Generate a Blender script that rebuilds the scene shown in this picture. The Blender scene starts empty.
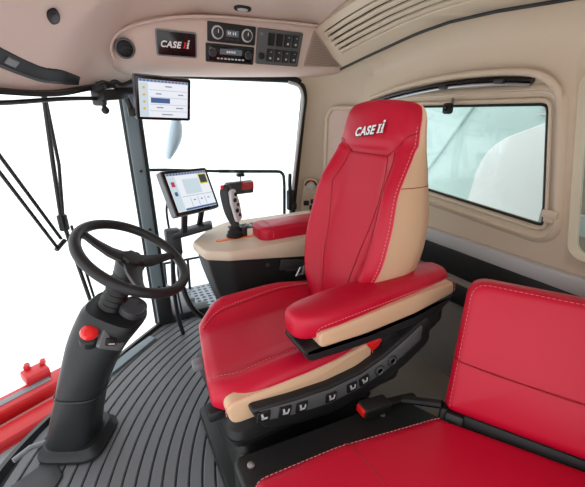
import bpy, bmesh, math, random
from mathutils import Vector as V, Matrix
random.seed(4)
S = bpy.context.scene
COL = S.collection
PI = math.pi

# ------------------------------------------------------------------ materials
def nt(name):
    m = bpy.data.materials.new(name); m.use_nodes = True
    t = m.node_tree; return m, t, t.nodes['Principled BSDF']

def srgb(r, g, b):
    f = lambda c: (c/255/12.92 if c/255 <= .04045 else ((c/255+.055)/1.055)**2.4)
    return (f(r), f(g), f(b), 1)

def mat(name, col, rough=.5, metal=0., bump=0., scale=200., var=0., spec=.5, coat=0., vscale=3.):
    m, t, b = nt(name)
    b.inputs['Base Color'].default_value = col
    b.inputs['Roughness'].default_value = rough
    b.inputs['Metallic'].default_value = metal
    b.inputs['Specular IOR Level'].default_value = spec
    b.inputs['Coat Weight'].default_value = coat
    tc = t.nodes.new('ShaderNodeTexCoord')
    if bump:
        n = t.nodes.new('ShaderNodeTexNoise'); n.inputs['Scale'].default_value = scale; n.inputs['Detail'].default_value = 3
        t.links.new(tc.outputs['Object'], n.inputs['Vector'])
        bp = t.nodes.new('ShaderNodeBump'); bp.inputs['Strength'].default_value = bump; bp.inputs['Distance'].default_value = .002
        t.links.new(n.outputs['Fac'], bp.inputs['Height']); t.links.new(bp.outputs['Normal'], b.inputs['Normal'])
    if var:
        n2 = t.nodes.new('ShaderNodeTexNoise'); n2.inputs['Scale'].default_value = vscale; n2.inputs['Detail'].default_value = 4
        t.links.new(tc.outputs['Object'], n2.inputs['Vector'])
        hs = t.nodes.new('ShaderNodeHueSaturation'); hs.inputs['Color'].default_value = col
        mr = t.nodes.new('ShaderNodeMapRange'); mr.inputs[3].default_value = 1-var; mr.inputs[4].default_value = 1+var
        t.links.new(n2.outputs['Fac'], mr.inputs[0]); t.links.new(mr.outputs[0], hs.inputs['Value'])
        t.links.new(hs.outputs['Color'], b.inputs['Base Color'])
    return m

def emit(name, col, s=1.):
    m, t, b = nt(name)
    b.inputs['Base Color'].default_value = (.01, .01, .01, 1); b.inputs['Roughness'].default_value = .2
    b.inputs['Emission Color'].default_value = col; b.inputs['Emission Strength'].default_value = s
    return m

def glass(name, tint, refl=.06):
    m, t, b = nt(name); t.nodes.remove(b)
    tr = t.nodes.new('ShaderNodeBsdfTransparent'); tr.inputs['Color'].default_value = tint
    gl = t.nodes.new('ShaderNodeBsdfGlossy'); gl.inputs['Roughness'].default_value = .02
    mx = t.nodes.new('ShaderNodeMixShader'); mx.inputs[0].default_value = refl
    t.links.new(tr.outputs[0], mx.inputs[1]); t.links.new(gl.outputs[0], mx.inputs[2])
    t.links.new(mx.outputs[0], t.nodes['Material Output'].inputs['Surface'])
    return m

def perforated(name, col):
    m, t, b = nt(name); b.inputs['Roughness'].default_value = .45; b.inputs['Metallic'].default_value = .3
    tc = t.nodes.new('ShaderNodeTexCoord'); vo = t.nodes.new('ShaderNodeTexVoronoi'); vo.voronoi_dimensions = '2D'; vo.inputs['Scale'].default_value = 22
    vo.inputs['Randomness'].default_value = .15
    rp = t.nodes.new('ShaderNodeValToRGB'); rp.color_ramp.interpolation = 'CONSTANT'
    rp.color_ramp.elements[0].color = (.02, .02, .02, 1); rp.color_ramp.elements[1].color = col; rp.color_ramp.elements[1].position = .34
    t.links.new(tc.outputs['Object'], vo.inputs['Vector']); t.links.new(vo.outputs['Distance'], rp.inputs['Fac'])
    t.links.new(rp.outputs['Color'], b.inputs['Base Color'])
    return m

RED = mat('red_leather', srgb(188, 10, 46), .40, bump=.07, scale=420, var=.05, spec=.36)
STITCH = mat('pale_thread', srgb(228, 120, 128), .8)
SEAM = mat('dark_red_seam', srgb(142, 8, 28), .6)
TAN = mat('tan_leather', srgb(208, 174, 140), .5, bump=.06, scale=420, var=.04)
LINER = mat('headliner_vinyl', srgb(215, 194, 183), .75, bump=.15, scale=400, var=.02)
TRIM = mat('beige_trim_plastic', srgb(211, 195, 173), .5, bump=.1, scale=500, var=.02)
TAUPE = mat('taupe_plastic', srgb(168, 148, 136), .6)
DKTAUPE = mat('dark_taupe_plastic', srgb(128, 112, 102), .6)
BLACK = mat('black_plastic', srgb(34, 35, 36), .42, bump=.05, scale=700, spec=.35)
DKGREY = mat('dark_grey_plastic', srgb(52, 53, 56), .42, bump=.05, scale=700, spec=.4)
RUBBER = mat('black_rubber', srgb(16, 16, 17), .55)
GLOSS = mat('gloss_black', srgb(14, 14, 16), .15)
STRIPM = mat('strip_plastic', srgb(88, 90, 92), .4)
GREY = mat('grey_plastic', srgb(120, 122, 126), .45, bump=.1, scale=400)
LTGREY = mat('light_grey_trim', srgb(196, 198, 200), .45)
MATM = mat('floor_rubber', srgb(98, 99, 102), .5, bump=.2, scale=350, var=.16)
MATD = mat('floor_groove_rubber', srgb(18, 18, 19), .6)
CARPET = mat('grey_carpet', srgb(140, 136, 130), .95, bump=.6, scale=180, var=.12, vscale=8)
METAL = mat('satin_metal', srgb(180, 184, 190), .3, metal=.9)
PILLAR = mat('pillar_paint', srgb(104, 118, 124), .35)
WHITE = mat('white_print', srgb(240, 240, 240), .5)
REDP = mat('red_plastic', srgb(225, 30, 28), .3, coat=.4)
MACHRED = mat('red_machine_paint', srgb(184, 22, 28), .4, var=.10)
ORANGE = mat('orange_plastic', srgb(235, 120, 30), .45)
PERF = perforated('perforated_steel', srgb(138, 144, 152))
TANK = mat('pale_tank_paint', srgb(196, 214, 212), .5, var=.16, vscale=3)
TANKW = mat('white_tank_paint', srgb(240, 236, 236), .5, var=.03)
MIRRM = mat('pale_mirror_shell', srgb(190, 205, 214), .3)
REDLENS = mat('red_lens', srgb(200, 30, 40), .2, coat=.5)
GL_FRONT = glass('clear_glass', (.985, .99, .99, 1), .02)
GL_SIDE = glass('side_glass', (.95, .985, 1, 1), .02)
GL_REAR = glass('green_tinted_glass', (.88, .96, .955, 1), .06)
SCR = emit('screen_white', srgb(236, 240, 248), .62)
SCRB = emit('screen_blue', srgb(70, 100, 150), .6)
SCRG = emit('screen_grey', srgb(150, 160, 180), .6)
SCRP = emit('screen_pale', srgb(205, 222, 232), .6)
SCRY = emit('screen_yellow', srgb(220, 205, 80), .6)
SCRO = emit('screen_orange', srgb(240, 180, 70), .6)
SCRR = emit('screen_red', srgb(190, 60, 80), .6)
SCRD = emit('screen_dark', srgb(60, 66, 70), .6)
LCD = emit('radio_display', srgb(120, 130, 140), .25)

# ------------------------------------------------------------------ mesh helpers
def tri(a, b, t): return a + (b-a)*t
def sm(a, b, x):
    t = max(0, min(1, (x-a)/(b-a))); return t*t*(3-2*t)
def interp(tab, x):
    if x <= tab[0][0]: return tab[0][1]
    for (x0, y0), (x1, y1) in zip(tab, tab[1:]):
        if x <= x1: return tri(y0, y1, (x-x0)/(x1-x0))
    return tab[-1][1]

def spline(pts, n=8, closed=False):
    pts = [V(p) for p in pts]; out = []; m = len(pts)
    for i in range(m if closed else m-1):
        if closed: p0, p1, p2, p3 = pts[i-1], pts[i], pts[(i+1) % m], pts[(i+2) % m]
        else: p0, p1, p2, p3 = pts[max(0, i-1)], pts[i], pts[i+1], pts[min(m-1, i+2)]
        for k in range(n):
            t = k/n
            out.append(.5*((2*p1)+(p2-p0)*t+(2*p0-5*p1+4*p2-p3)*t*t+(3*p1-p0-3*p2+p3)*t*t*t))
    if not closed: out.append(pts[-1].copy())
    return out

def BM(): return bmesh.new()

def loft(bm, rings, closed=True, caps=(True, True), loop=False):
    R = [[bm.verts.new(p) for p in r] for r in rings]
    n = len(R[0]); m = len(R)
    for i in range(m if loop else m-1):
        a, b = R[i], R[(i+1) % m]
        for j in range(n if closed else n-1):
            k = (j+1) % n
            try: bm.faces.new((a[j], a[k], b[k], b[j]))
            except ValueError: pass
    if closed and not loop:
        if caps[0]: bm.faces.new(R[0][::-1])
        if caps[1]: bm.faces.new(R[-1])
    return R

def tube(bm, pts, r, n=10, closed=False, flat=1.):
    pts = [V(p) for p in pts]; m = len(pts)
    rr = r if isinstance(r, (list, tuple)) else [r]*m
    up = None; rings = []
    for i, p in enumerate(pts):
        if closed: d = pts[(i+1) % m]-pts[i-1]
        else: d = pts[min(m-1, i+1)]-pts[max(0, i-1)]
        if d.length < 1e-9: d = V((0, 0, 1))
        d.normalize()
        if up is None:
            up = V((0, 0, 1)) if abs(d.z) < .9 else V((1, 0, 0))
        u = up - d*up.dot(d)
        if u.length < 1e-6: u = d.orthogonal()
        u.normalize(); w = d.cross(u); up = u
        rings.append([p+(u*math.cos(2*PI*k/n)*flat+w*math.sin(2*PI*k/n))*rr[i] for k in range(n)])
    loft(bm, rings, True, (True, True), loop=closed)

def rbox(bm, c, size, r=.004, seg=2, axes=None):
    t = bmesh.new(); bmesh.ops.create_cube(t, size=1)
    for v in t.verts: v.co = V((v.co.x*size[0], v.co.y*size[1], v.co.z*size[2]))
    if r > 0:
        bmesh.ops.bevel(t, geom=t.edges[:], offset=min(r, min(size)*.49), segments=seg, affect='EDGES', profile=.5)
    c = V(c)
    if axes:
        a = [V(x) for x in axes]
        for v in t.verts: v.co = c+a[0]*v.co.x+a[1]*v.co.y+a[2]*v.co.z
    else:
        for v in t.verts: v.co = v.co+c
    merge(bm, t)

def merge(bm, t):
    mp = {v: bm.verts.new(v.co) for v in t.verts}
    for f in t.faces:
        try: bm.faces.new([mp[v] for v in f.verts])
        except ValueError: pass
    t.free()

def roundpoly(pts, r, seg=6):
    out = []; n = len(pts)
    rs = r if isinstance(r, (list, tuple)) else [r]*n
    for i in range(n):
        p0, p, p1 = V(pts[i-1]), V(pts[i]), V(pts[(i+1) % n])
        a, b = (p0-p), (p1-p); la, lb = a.length, b.length; a.normalize(); b.normalize()
        ang = a.angle(b); q = min(rs[i]/max(math.tan(ang/2), 1e-3), la*.48, lb*.48)
        A, B_ = p+a*q, p+b*q
        for k in range(seg+1):
            t = k/seg; out.append(A*(1-t)**2+p*2*t*(1-t)+B_*t*t)
    return out

def area2(poly): return .5*sum(poly[i-1][0]*poly[i][1]-poly[i][0]*poly[i-1][1] for i in range(len(poly)))

def inset(poly, d):
    n = len(poly); s = 1 if area2(poly) > 0 else -1; out = []
    for i in range(n):
        a, b = poly[i]-poly[i-1], poly[(i+1) % n]-poly[i]
        if a.length < 1e-9: a = b
        if b.length < 1e-9: b = a
        na, nb = V((-a.y, a.x)).normalized()*s, V((-b.y, b.x)).normalized()*s
        m = na+nb
        m = m.normalized() if m.length > 1e-6 else na
        out.append(poly[i]+m*(d/max(.45, m.dot(na))))
    return out

def prism(bm, poly, O, U, W, N, d, r=.004, seg=3, dome=0., rback=None, rings=0):
    """outline in the (U,W) plane, thick d along N, rounded front (and back) rims; dome swells the front."""
    O, U, W, N = V(O), V(U), V(W), V(N)
    poly = [V(p) for p in poly]
    P = lambda q, h: O+U*q.x+W*q.y+N*h
    rb = r if rback is None else rback
    R = []
    if rb > 0:
        for k in range(seg):
            a = k/seg*PI/2; R.append([P(q, rb*(1-math.sin(a))) for q in inset(poly, rb*(1-math.cos(PI/2-a)))] if False else [P(q, rb*(1-math.sin(a))) for q in inset(poly, rb*(1-math.sin(math.acos(1-math.sin(a)))))])
    R.append([P(q, rb) for q in poly])
    R.append([P(q, d-r) for q in poly])
    for k in range(1, seg+1):
        a = k/seg*PI/2
        last = inset(poly, r*(1-math.cos(a)))
        R.append([P(q, d-r+r*math.sin(a)) for q in last])
    if not r: last = poly
    if dome or rings:
        c = sum(last, V((0, 0)))/len(last); K = rings or 5
        for k in range(1, K+1):
            t = k/K*.97
            R.append([P(c+(q-c)*(1-t), d+dome*(1-(1-t)**2)) for q in last])
    loft(bm, R)

def lathe(bm, prof, C, N, n=24):
    C, N = V(C), V(N).normalized(); u = N.orthogonal().normalized(); w = N.cross(u)
    loft(bm, [[C+N*h+(u*math.cos(2*PI*k/n)+w*math.sin(2*PI*k/n))*max(r, 1e-5) for k in range(n)] for r, h in prof])

def ring(bm, outer, inner, O, U, W, N, d, r=.003):
    """a flat frame between two outlines of equal point count"""
    O, U, W, N = V(O), V(U), V(W), V(N)
    P = lambda q, h: O+U*q.x+W*q.y+N*h
    o = [V(p) for p in outer]; i = [V(p) for p in inner]
    L = [[P(q, 0) for q in o], [P(q, d-r) for q in o], [P(q, d) for q in inset(o, r)],
         [P(q, d) for q in inset(i, -r)], [P(q, d-r) for q in i], [P(q, 0) for q in i]]
    loft(bm, L, True, loop=True)

OFF = {}
def obj(name, bm, m, parent=None, label=None, ang=38, kind=None):
    bmesh.ops.remove_doubles(bm, verts=bm.verts[:], dist=1e-6)
    bmesh.ops.recalc_face_normals(bm, faces=bm.faces[:])
    for f in bm.faces: f.smooth = True
    for e in bm.edges:
        if len(e.link_faces) == 2 and e.calc_face_angle(0) > math.radians(ang): e.smooth = False
    off = OFF.get(parent, V((0, 0, 0))) if parent else V((0, 0, 0))
    for v in bm.verts: v.co -= off
    me = bpy.data.meshes.new(name); bm.to_mesh(me); bm.free()
    for a in (m if isinstance(m, (list, tuple)) else [m]): me.materials.append(a)
    o = bpy.data.objects.new(name, me); COL.objects.link(o)
    if parent: o.parent = parent; OFF[o] = off
    if label: o['label'] = label
    if kind: o['kind'] = kind
    return o

def obj_split(name, bm, m, parent=None, label=None):
    bm.verts.ensure_lookup_table(); seen = set(); out = []
    for v in bm.verts:
        if v in seen: continue
        stack = [v]; comp = []; seen.add(v)
        while stack:
            a = stack.pop(); comp.append(a)
            for e in a.link_edges:
                b = e.other_vert(a)
                if b not in seen: seen.add(b); stack.append(b)
        t = BM(); mp = {a: t.verts.new(a.co) for a in comp}
        for f in {f for a in comp for f in a.link_faces}: t.faces.new([mp[x] for x in f.verts])
        out.append(obj(name, t, m, parent, label))
    bm.free(); return out

def thing(name, label, cat, loc, group=None):
    o = bpy.data.objects.new(name, None); COL.objects.link(o); o.location = loc; o.empty_display_size = .05
    o['label'] = label; o['category'] = cat
    if group: o['group'] = group
    OFF[o] = V(loc); return o

def one(name, bm, m, label, cat, group=None, loc=None):
    """a thing that is one mesh; its origin is moved to the middle of its base"""
    bb = [v.co.copy() for v in bm.verts]
    c = V(((min(p.x for p in bb)+max(p.x for p in bb))/2, (min(p.y for p in bb)+max(p.y for p in bb))/2, min(p.z for p in bb)))
    for v in bm.verts: v.co -= c
    o = obj(name, bm, m); o.location = c; OFF[o] = c
    o['label'] = label; o['category'] = cat
    if group: o['group'] = group
    return o

def struct(name, bm, m, parent=None, ang=38): return obj(name, bm, m, parent, ang=ang, kind='structure')

def stitches(bm, pts, r=.0011, dash=.007, gap=.0045):
    pts = [V(p) for p in pts]; acc = 0; seg = []; on = True; lim = dash
    cur = [pts[0]]
    for a, b in zip(pts, pts[1:]):
        L = (b-a).length; pos = 0
        if L < 1e-7: continue
        while pos < L:
            step = min(lim-acc, L-pos); pos += step; acc += step
            q = a+(b-a)*(pos/L)
            if on: cur.append(q)
            if acc >= lim-1e-9:
                if on and len(cur) > 1: tube(bm, cur, r, 5)
                on = not on; acc = 0; lim = dash if on else gap; cur = [q]
    if on and len(cur) > 1: tube(bm, cur, r, 5)

def text_bm(s, size, O, U, W, N, depth=.001, bold=.02, shear=.25, center=True):
    c = bpy.data.curves.new('lettering', 'FONT'); c.body = s; c.size = size; c.extrude = 0; c.offset = bold*size; c.space_character = 1.10; c.resolution_u = 4
    o = bpy.data.objects.new('lettering', c); COL.objects.link(o)
    bpy.context.view_layer.update()
    me = bpy.data.meshes.new_from_object(o.evaluated_get(bpy.context.evaluated_depsgraph_get()))
    bpy.data.objects.remove(o); bpy.data.curves.remove(c)
    t = bmesh.new(); t.from_mesh(me); bpy.data.meshes.remove(me)
    xs = [v.co.x for v in t.verts]; w = (min(xs)+max(xs))/2 if center else 0
    ext = bmesh.ops.extrude_face_region(t, geom=t.faces[:])
    for v in [g for g in ext['geom'] if isinstance(g, bmesh.types.BMVert)]: v.co.z += depth
    O, U, W, N = V(O), V(U), V(W), V(N)
    for v in t.verts:
        x, y, z = v.co; v.co = O+U*(x-w+shear*y)+W*y+N*z
    return t

def frame(yaw, tilt, roll=0):
    """U right, W up, N outward normal, for a face looking along azimuth yaw and tilted back by tilt"""
    n = V((math.cos(yaw)*math.cos(tilt), math.sin(yaw)*math.cos(tilt), math.sin(tilt)))
    r = V((-math.sin(yaw), math.cos(yaw), 0)); u = n.cross(r)
    c, s = math.cos(roll), math.sin(roll)
    return r*c+u*s, u*c-r*s, n

def rect(x0, y0, x1, y1): return [(x0, y0), (x1, y0), (x1, y1), (x0, y1)]
X, Y, Z = V((1, 0, 0)), V((0, 1, 0)), V((0, 0, 1))

# ------------------------------------------------------------------ setting: floor
W0 = spline([(.17, 2.04, 0), (-.06, 1.83, 0), (-.25, 1.63, 0), (-.43, 1.44, 0), (-.545, 1.25, 0), (-.61, 1.0, 0), (-.62, .7, 0), (-.60, .4, 0), (-.54, .12, 0), (-.44, -.10, 0)], 6)
W1 = spline([(.17, 2.04, 0), (-.02, 1.80, 0), (-.14, 1.63, 0), (-.28, 1.46, 0), (-.39, 1.26, 0), (-.45, 1.0, 0), (-.48, .72, 0), (-.48, .44, 0), (-.46, .16, 0), (-.40, -.10, 0)], 6)
floor_poly = [V((p.x, p.y)) for p in W0]+[V((1.34, -.10)), V((1.34, 2.04))]
bm = BM(); prism(bm, floor_poly, (0, 0, -.05), X, Y, Z, .05, r=.006, rback=0); struct('floor', bm, MATD)
def inside(p, poly):
    c = False; n = len(poly)
    for i in range(n):
        a, b = poly[i], poly[i-1]
        if (a.y > p[1]) != (b.y > p[1]) and p[0] < (b.x-a.x)*(p[1]-a.y)/(b.y-a.y)+a.x: c = not c
    return c
CC = (1.04, .67); bm = BM()
fin = inset(floor_poly, .03)
r = .42; pitch = .046
while r < 1.75:
    segs = []; cur = []
    for k in range(361):
        a = math.radians(60+k*.5); p = (CC[0]+math.cos(a)*r, CC[1]+math.sin(a)*r)
        ok = inside(p, fin) and p[0] < .62 and not ((p[0]+.45)**2+(p[1]-1.3)**2 < .0)
        if ok: cur.append(a)
        elif cur: segs.append(cur); cur = []
    if cur: segs.append(cur)
    for s_ in segs:
        if len(s_) < 4: continue
        rr = [(-.0202, -.002), (-.0202, .0035), (-.0165, .0065), (.0165, .0065), (.0202, .0035), (.0202, -.002)]
        loft(bm, [[(CC[0]+math.cos(a)*(r+o), CC[1]+math.sin(a)*(r+o), h) for o, h in rr] for a in s_])
    r += pitch
floor_mat = one('floor_mat', bm, MATM, 'dark grey rubber floor mat with long curved ribs beside the steering column', 'floor mat')
# smooth front corner panel by the column foot
bm = BM(); prism(bm, roundpoly([(-.585, 1.13), (-.36, 1.25), (-.32, 1.15), (-.44, .9), (-.58, .9)], .02), (0, 0, .004), X, Y, Z, .012, r=.004)
one('access_panel', bm, DKGREY, 'smooth dark grey panel set in the mat left of the column foot', 'floor panel')
bm = BM(); a, b = V((-.17, 1.66, 0)), V((.08, 1.86, 0)); d = (b-a).normalized(); nn = V((d.y, -d.x, 0))
prism(bm, roundpoly([(0, -.035), ((b-a).length, -.02), ((b-a).length, .03), (0, .035)], .008), a+Z*.007, d, -nn, Z, .014, r=.004)
one('sill_plate', bm, PILLAR, 'blue-grey metal sill plate along the floor edge by the front pillar', 'sill plate')
# dark sill lip around the windshield foot
bm = BM(); loft(bm, [[p+V((0, 0, -.03)), p+V((0, 0, .022)), p+V((.02, -.012, .028)), p+V((.03, -.02, .0))] for p in W0[:40]], True); struct('trim_1', bm, BLACK)

# ------------------------------------------------------------------ setting: glass and pillars
def hdr_z(i): return tri(1.385, 1.30, sm(-4, 15, i))
bm = BM()
rows = []
for t in [k/10 for k in range(11)]:
    rows.append([tri(V((p.x, p.y, .02)), V((q.x, q.y, hdr_z(i)+.01)), t)+(V((p.x-.6, p.y-1.1, 0)).normalized()*.03*math.sin(t*PI)) for i, (p, q) in enumerate(zip(W0, W1))])
loft(bm, rows, closed=False); struct('window_1', bm, GL_FRONT)
bm = BM(); rbox(bm, (.665, 2.075, .72), (.97, .006, 1.46), 0); struct('window_2', bm, GL_SIDE)
# right front pillar
bm = BM(); prism(bm, roundpoly([(-.035, -.03), (.03, -.03), (.035, .03), (-.03, .04)], .012), (.155, 2.05, -.04), X, Y, Z, 1.45, r=.001, rback=0); pl_ = struct('pillar_right', bm, PILLAR)
bm = BM(); tube(bm, [(.193, 2.045, .0), (.193, 2.045, 1.40)], .014, 8); tube(bm, [(.118, 2.035, .0), (.118, 2.035, 1.40)], .010, 8)
struct('pillar_seal', bm, RUBBER, pl_)
bm = BM()
for z in (.25, .62, .95): lathe(bm, [(.008, 0), (.008, .006), (.001, .008)], (.16, 2.02, z), (0, -1, 0), 10)
obj_split('pillar_bolt', bm, BLACK, pl_)
# black foot block where pillar meets sill
bm = BM(); rbox(bm, (.30, 2.03, .01), (.30, .10, .09), .015); rbox(bm, (.17, 2.0, .12), (.09, .06, .22), .015)
lathe(bm, [(.012, 0), (.012, .008), (.001, .01)], (.28, 1.98, .03), (0, -1, 0), 12); lathe(bm, [(.012, 0), (.012, .008), (.001, .01)], (.36, 1.98, .02), (0, -1, 0), 12)
struct('trim_2', bm, BLACK)
bm = BM(); rbox(bm, (.78, 2.075, 1.485), (1.20, .05, .12), .01); struct('trim_14', bm, LINER)
# side window seal, rounded rear top corner
path = [V((.16, 2.04, 1.435)), V((.6, 2.035, 1.437)), V((1.06, 2.03, 1.44))]+spline([(1.06, 2.03, 1.44), (1.14, 2.03, 1.425), (1.175, 2.03, 1.35), (1.165, 2.03, 1.25)], 6)+[V((1.13, 2.03, .95)), V((1.09, 2.03, .6)), V((1.06, 2.03, .02))]
bm = BM(); tube(bm, path, .021, 10); struct('trim_3', bm, RUBBER)
path2 = spline([(1.05, 2.0, 1.42), (1.12, 2.0, 1.40), (1.15, 2.0, 1.33), (1.135, 2.0, 1.2), (1.10, 2.0, .95), (1.075, 2.0, .74)], 6)
bm = BM(); tube(bm, path2, .010, 8); struct('trim_4', bm, LTGREY)

# walls behind: right rear corner and rear wall
plan = spline([(1.075, 2.06, 0), (1.22, 2.055, 0), (1.32, 2.0, 0), (1.41, 1.88, 0), (1.46, 1.75, 0), (1.46, 1.6, 0)], 8)
bm = BM(); C0 = V((.7, 1.1, 0)); L = []
for z, k in ((-.02, 0), (.6, 0), (1.2, .0), (1.3, .01), (1.4, .04), (1.48, .09), (1.54, .16), (1.58, .25)):
    row = []
    for i, p in enumerate(plan):
        xo = .09*sm(.2, 1.43, z)*(1-sm(0, 8, i))
        row.append(V((p.x+xo, p.y, z))+(C0-p).normalized()*k)
    L.append(row)
loft(bm, L, closed=False); struct('wall_right', bm, TRIM)
# rear wall with the window opening: rings from outer border to opening to frame
def rr(y0, z0, y1, z1, rad): return roundpoly([(y0, z0), (y1, z0), (y1, z1), (y0, z1)], rad, 8)
XR = 1.40
outer = roundpoly([(.53, .70), (1.72, .70), (1.72, 1.45), (.665, 1.45)], .002, 8)
hole = roundpoly([(.585, .80), (1.60, .875), (1.60, 1.31), (.685, 1.30)], [.06, .05, .05, .07], 8)
bm = BM(); f = lambda poly, x: [V((x, p.x, p.y)) for p in poly]
loft(bm, [f(outer, XR+.02), f(outer, XR), f(inset(hole, -.034), XR), f(inset(hole, -.028), XR-.012), f(inset(hole, -.012), XR-.018), f(inset(hole, -.008), XR-.010), f(inset(hole, -.002), XR-.010), f(inset(hole, .012), XR+.012),
          f(inset(hole, .03), XR+.014), f(inset(hole, .034), XR+.05)], True, (False, False)); struct('wall_rear', bm, TRIM, ang=60)
gl = inset(hole, .034)
bm = BM(); prism(bm, gl, (XR+.03, 0, 0), Y, Z, -X, .006, r=.001); w3 = struct('window_3', bm, GL_REAR)
bm = BM(); tube(bm, [V((XR+.012, p.x, p.y)) for p in inset(hole, .036)], .006, 6, True); struct('window_seal', bm, RUBBER, w3)
# frame latch block and mid groove
bm = BM(); tube(bm, [V((XR-.004, p.x, p.y)) for p in inset(hole, .020)], .006, 8, True); struct('frame_bead', bm, TRIM, w3)
bm = BM(); rbox(bm, (XR-.018, .605, .893), (.022, .052, .030), .007); rbox(bm, (XR-.016, .605, .872), (.018, .036, .022), .006); struct('frame_clip', bm, TRIM, w3)
# roller blind slot above the rear window
slot = spline([(XR-.01, 1.64, 1.30), (XR-.015, 1.40, 1.335), (XR-.02, 1.13, 1.358), (XR-.02, .92, 1.358), (XR-.015, .77, 1.345)], 8)
bm = BM(); tube(bm, slot, .016, 10, flat=.75); bl = one('blind_housing', bm, GLOSS, 'black curved roller blind slot above the rear window', 'roller blind')
bm = BM(); lo = [p+V((-.012, 0, -.016)) for p in slot]; tube(bm, lo, .006, 8); obj('pull_bar', bm, METAL, bl)
bm = BM(); rbox(bm, (XR-.035, 1.13, 1.345), (.02, .045, .016), .005); rbox(bm, (XR-.035, .88, 1.35), (.02, .04, .014), .005); obj_split('blind_catch', bm, DKGREY, bl)
hood = spline([(XR-.01, 1.64, 1.325), (XR-.03, 1.40, 1.362), (XR-.035, 1.13, 1.384), (XR-.035, .9, 1.382), (XR-.03, .765, 1.366), (XR-.022, .70, 1.330), (XR-.008, .672, 1.28), (XR+.004, .655, 1.20)], 8)
bm = BM(); tube(bm, hood, .013, 10); struct('trim_5', bm, TRIM)
# rear left corner with its tall opening
outer2 = roundpoly([(-.1, .70), (.53, .70), (.665, 1.45), (-.1, 1.45)], .002, 8)
hole2 = roundpoly([(.0, .76), (.520, .76), (.630, 1.36), (.0, 1.36)], [.04, .06, .05, .04], 8)
bm = BM(); loft(bm, [f(outer2, XR+.02), f(outer2, XR), f(inset(hole2, -.014), XR), f(inset(hole2, -.004), XR-.01), f(hole2, XR-.005), f(hole2, XR+.06)], True, (False, False)); struct('wall_left', bm, TRIM, ang=60)
bm = BM(); prism(bm, hole2, (XR+.055, 0, 0), Y, Z, -X, .006, r=.001); w4 = struct('window_4', bm, GL_REAR)
# cove from rear wall up to the roof vent panel, with a dark joint line
def low_edge(y): return V((interp([(1.5, 1.30), (1.79, 1.281)], y), y, interp([(0, 1.505), (.4, 1.535), (.69, 1.556), (.9, 1.574), (1.09, 1.580), (1.25, 1.570), (1.36, 1.555), (1.5, 1.535), (1.64, 1.511), (1.79, 1.484)], y)))
bm = BM(); L = []
for i in range(13):
    a = i/12*PI/2
    L.append([V((XR-(XR-low_edge(y).x)*(1-math.cos(a)), y, 1.43+(low_edge(y).z-1.43)*math.sin(a))) for y in [-.12+k*.08 for k in range(23)]])
loft(bm, L, closed=False); struct('trim_6', bm, TRIM)
bm = BM(); tube(bm, [low_edge(1.79-k*.0637)+V((-.002, 0, -.002)) for k in range(31)], .007, 8); struct('trim_7', bm, BLACK)
bm = BM(); rbox(bm, (1.05, -.14, .72), (.70, .04, 1.48), .015); struct('unseen_shade_wall', bm, TRIM)  # added out of view to shade the passenger seat and stop stray light
# ledge below the rear window, dark recess and carpeted bulkhead
bm = BM(); rbox(bm, (XR-.005, .92, .668), (.06, 1.6, .062), .01); struct('trim_8', bm, LTGREY)
bm = BM(); rbox(bm, (XR-.01, .92, .575), (.05, 1.6, .13), .01); struct('trim_9', bm, BLACK)
bm = BM(); prism(bm, roundpoly([(0, 0), (1.1, 0), (1.1, .09), (0, .09)], .02), (1.36, .55, .42), Y, Z, -X, .06, r=.012); struct('trim_10', bm, BLACK)
bm = BM(); rbox(bm, (1.36, .95, .25), (.08, 1.8, .54), .01); struct('wall_back', bm, CARPET)
bm = BM(); rbox(bm, (1.06, .9, .006), (.54, 1.6, .02), .004); struct('floor_rear', bm, CARPET)

# ------------------------------------------------------------------ setting: ceiling
per = []
n1 = len(W1)
for i, p in enumerate(W1): per.append(V((p.x, p.y, hdr_z(min(i, n1-1-i+8)))))
per.reverse()       # now from left front to right front
right = [V((.17+1.1*k/12, 2.03, 1.40+.20*sm(0, 3.5, k)-.04*sm(8, 12, k))) for k in range(1, 12)]
rear = spline([(1.27, 1.98, 1.56), (1.31, 1.75, 1.575), (1.31, 1.3, 1.60), (1.31, .9, 1.60), (1.31, .5, 1.59), (1.31, -.10, 1.57)], 6)
left = [V((1.2-1.5*k/10, -.12, tri(1.53, 1.42, k/10))) for k in range(0, 11)]
loop_ = per+right+rear+left
EX = [2.0+2.6*max(0, 1-(p-V((.10, 1.90, p.z))).length/.45)+1.4*sm(.9, 1.25, p.x) for p in loop_]
ic = V((.55, 1.08, 0)); rows = []
for t in [0, .03, .07, .12, .18, .25, .33, .42, .52, .62, .74, .86, .97]:
    row = []
    for p, ex in zip(loop_, EX):
        q = tri(V((p.x, p.y, 0)), ic, t*.98)
        row.append(V((q.x, q.y, p.z+(1.74-p.z)*(1-(1-t)**ex))))
    rows.append(row)
bm = BM(); loft(bm, rows, True, (False, True)); struct('ceiling', bm, LINER, ang=70)
def ceil_z(x, y):
    best = None
    d = V((x-ic.x, y-ic.y))
    for i in range(len(loop_)):
        a, b = loop_[i-1], loop_[i]
        A, B_ = V((a.x-ic.x, a.y-ic.y)), V((b.x-ic.x, b.y-ic.y))
        ca, cb = A.x*d.y-A.y*d.x, d.x*B_.y-d.y*B_.x
        if ca*cb >= 0 and d.dot(A+B_) > 0:
            den = A.x*B_.y-A.y*B_.x
            if abs(den) < 1e-9: continue
            s1 = (d.x*B_.y-d.y*B_.x)/den; s2 = (A.x*d.y-A.y*d.x)/den
            k = s1+s2
            if k <= 0: continue
            z0 = (a.z*s1+b.z*s2)/k; t = (1-k)/.98
            t = max(0, min(1, t)); return z0+(1.74-z0)*(1-(1-t)**((EX[i-1]*s1+EX[i]*s2)/k))
    return 1.74
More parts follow.
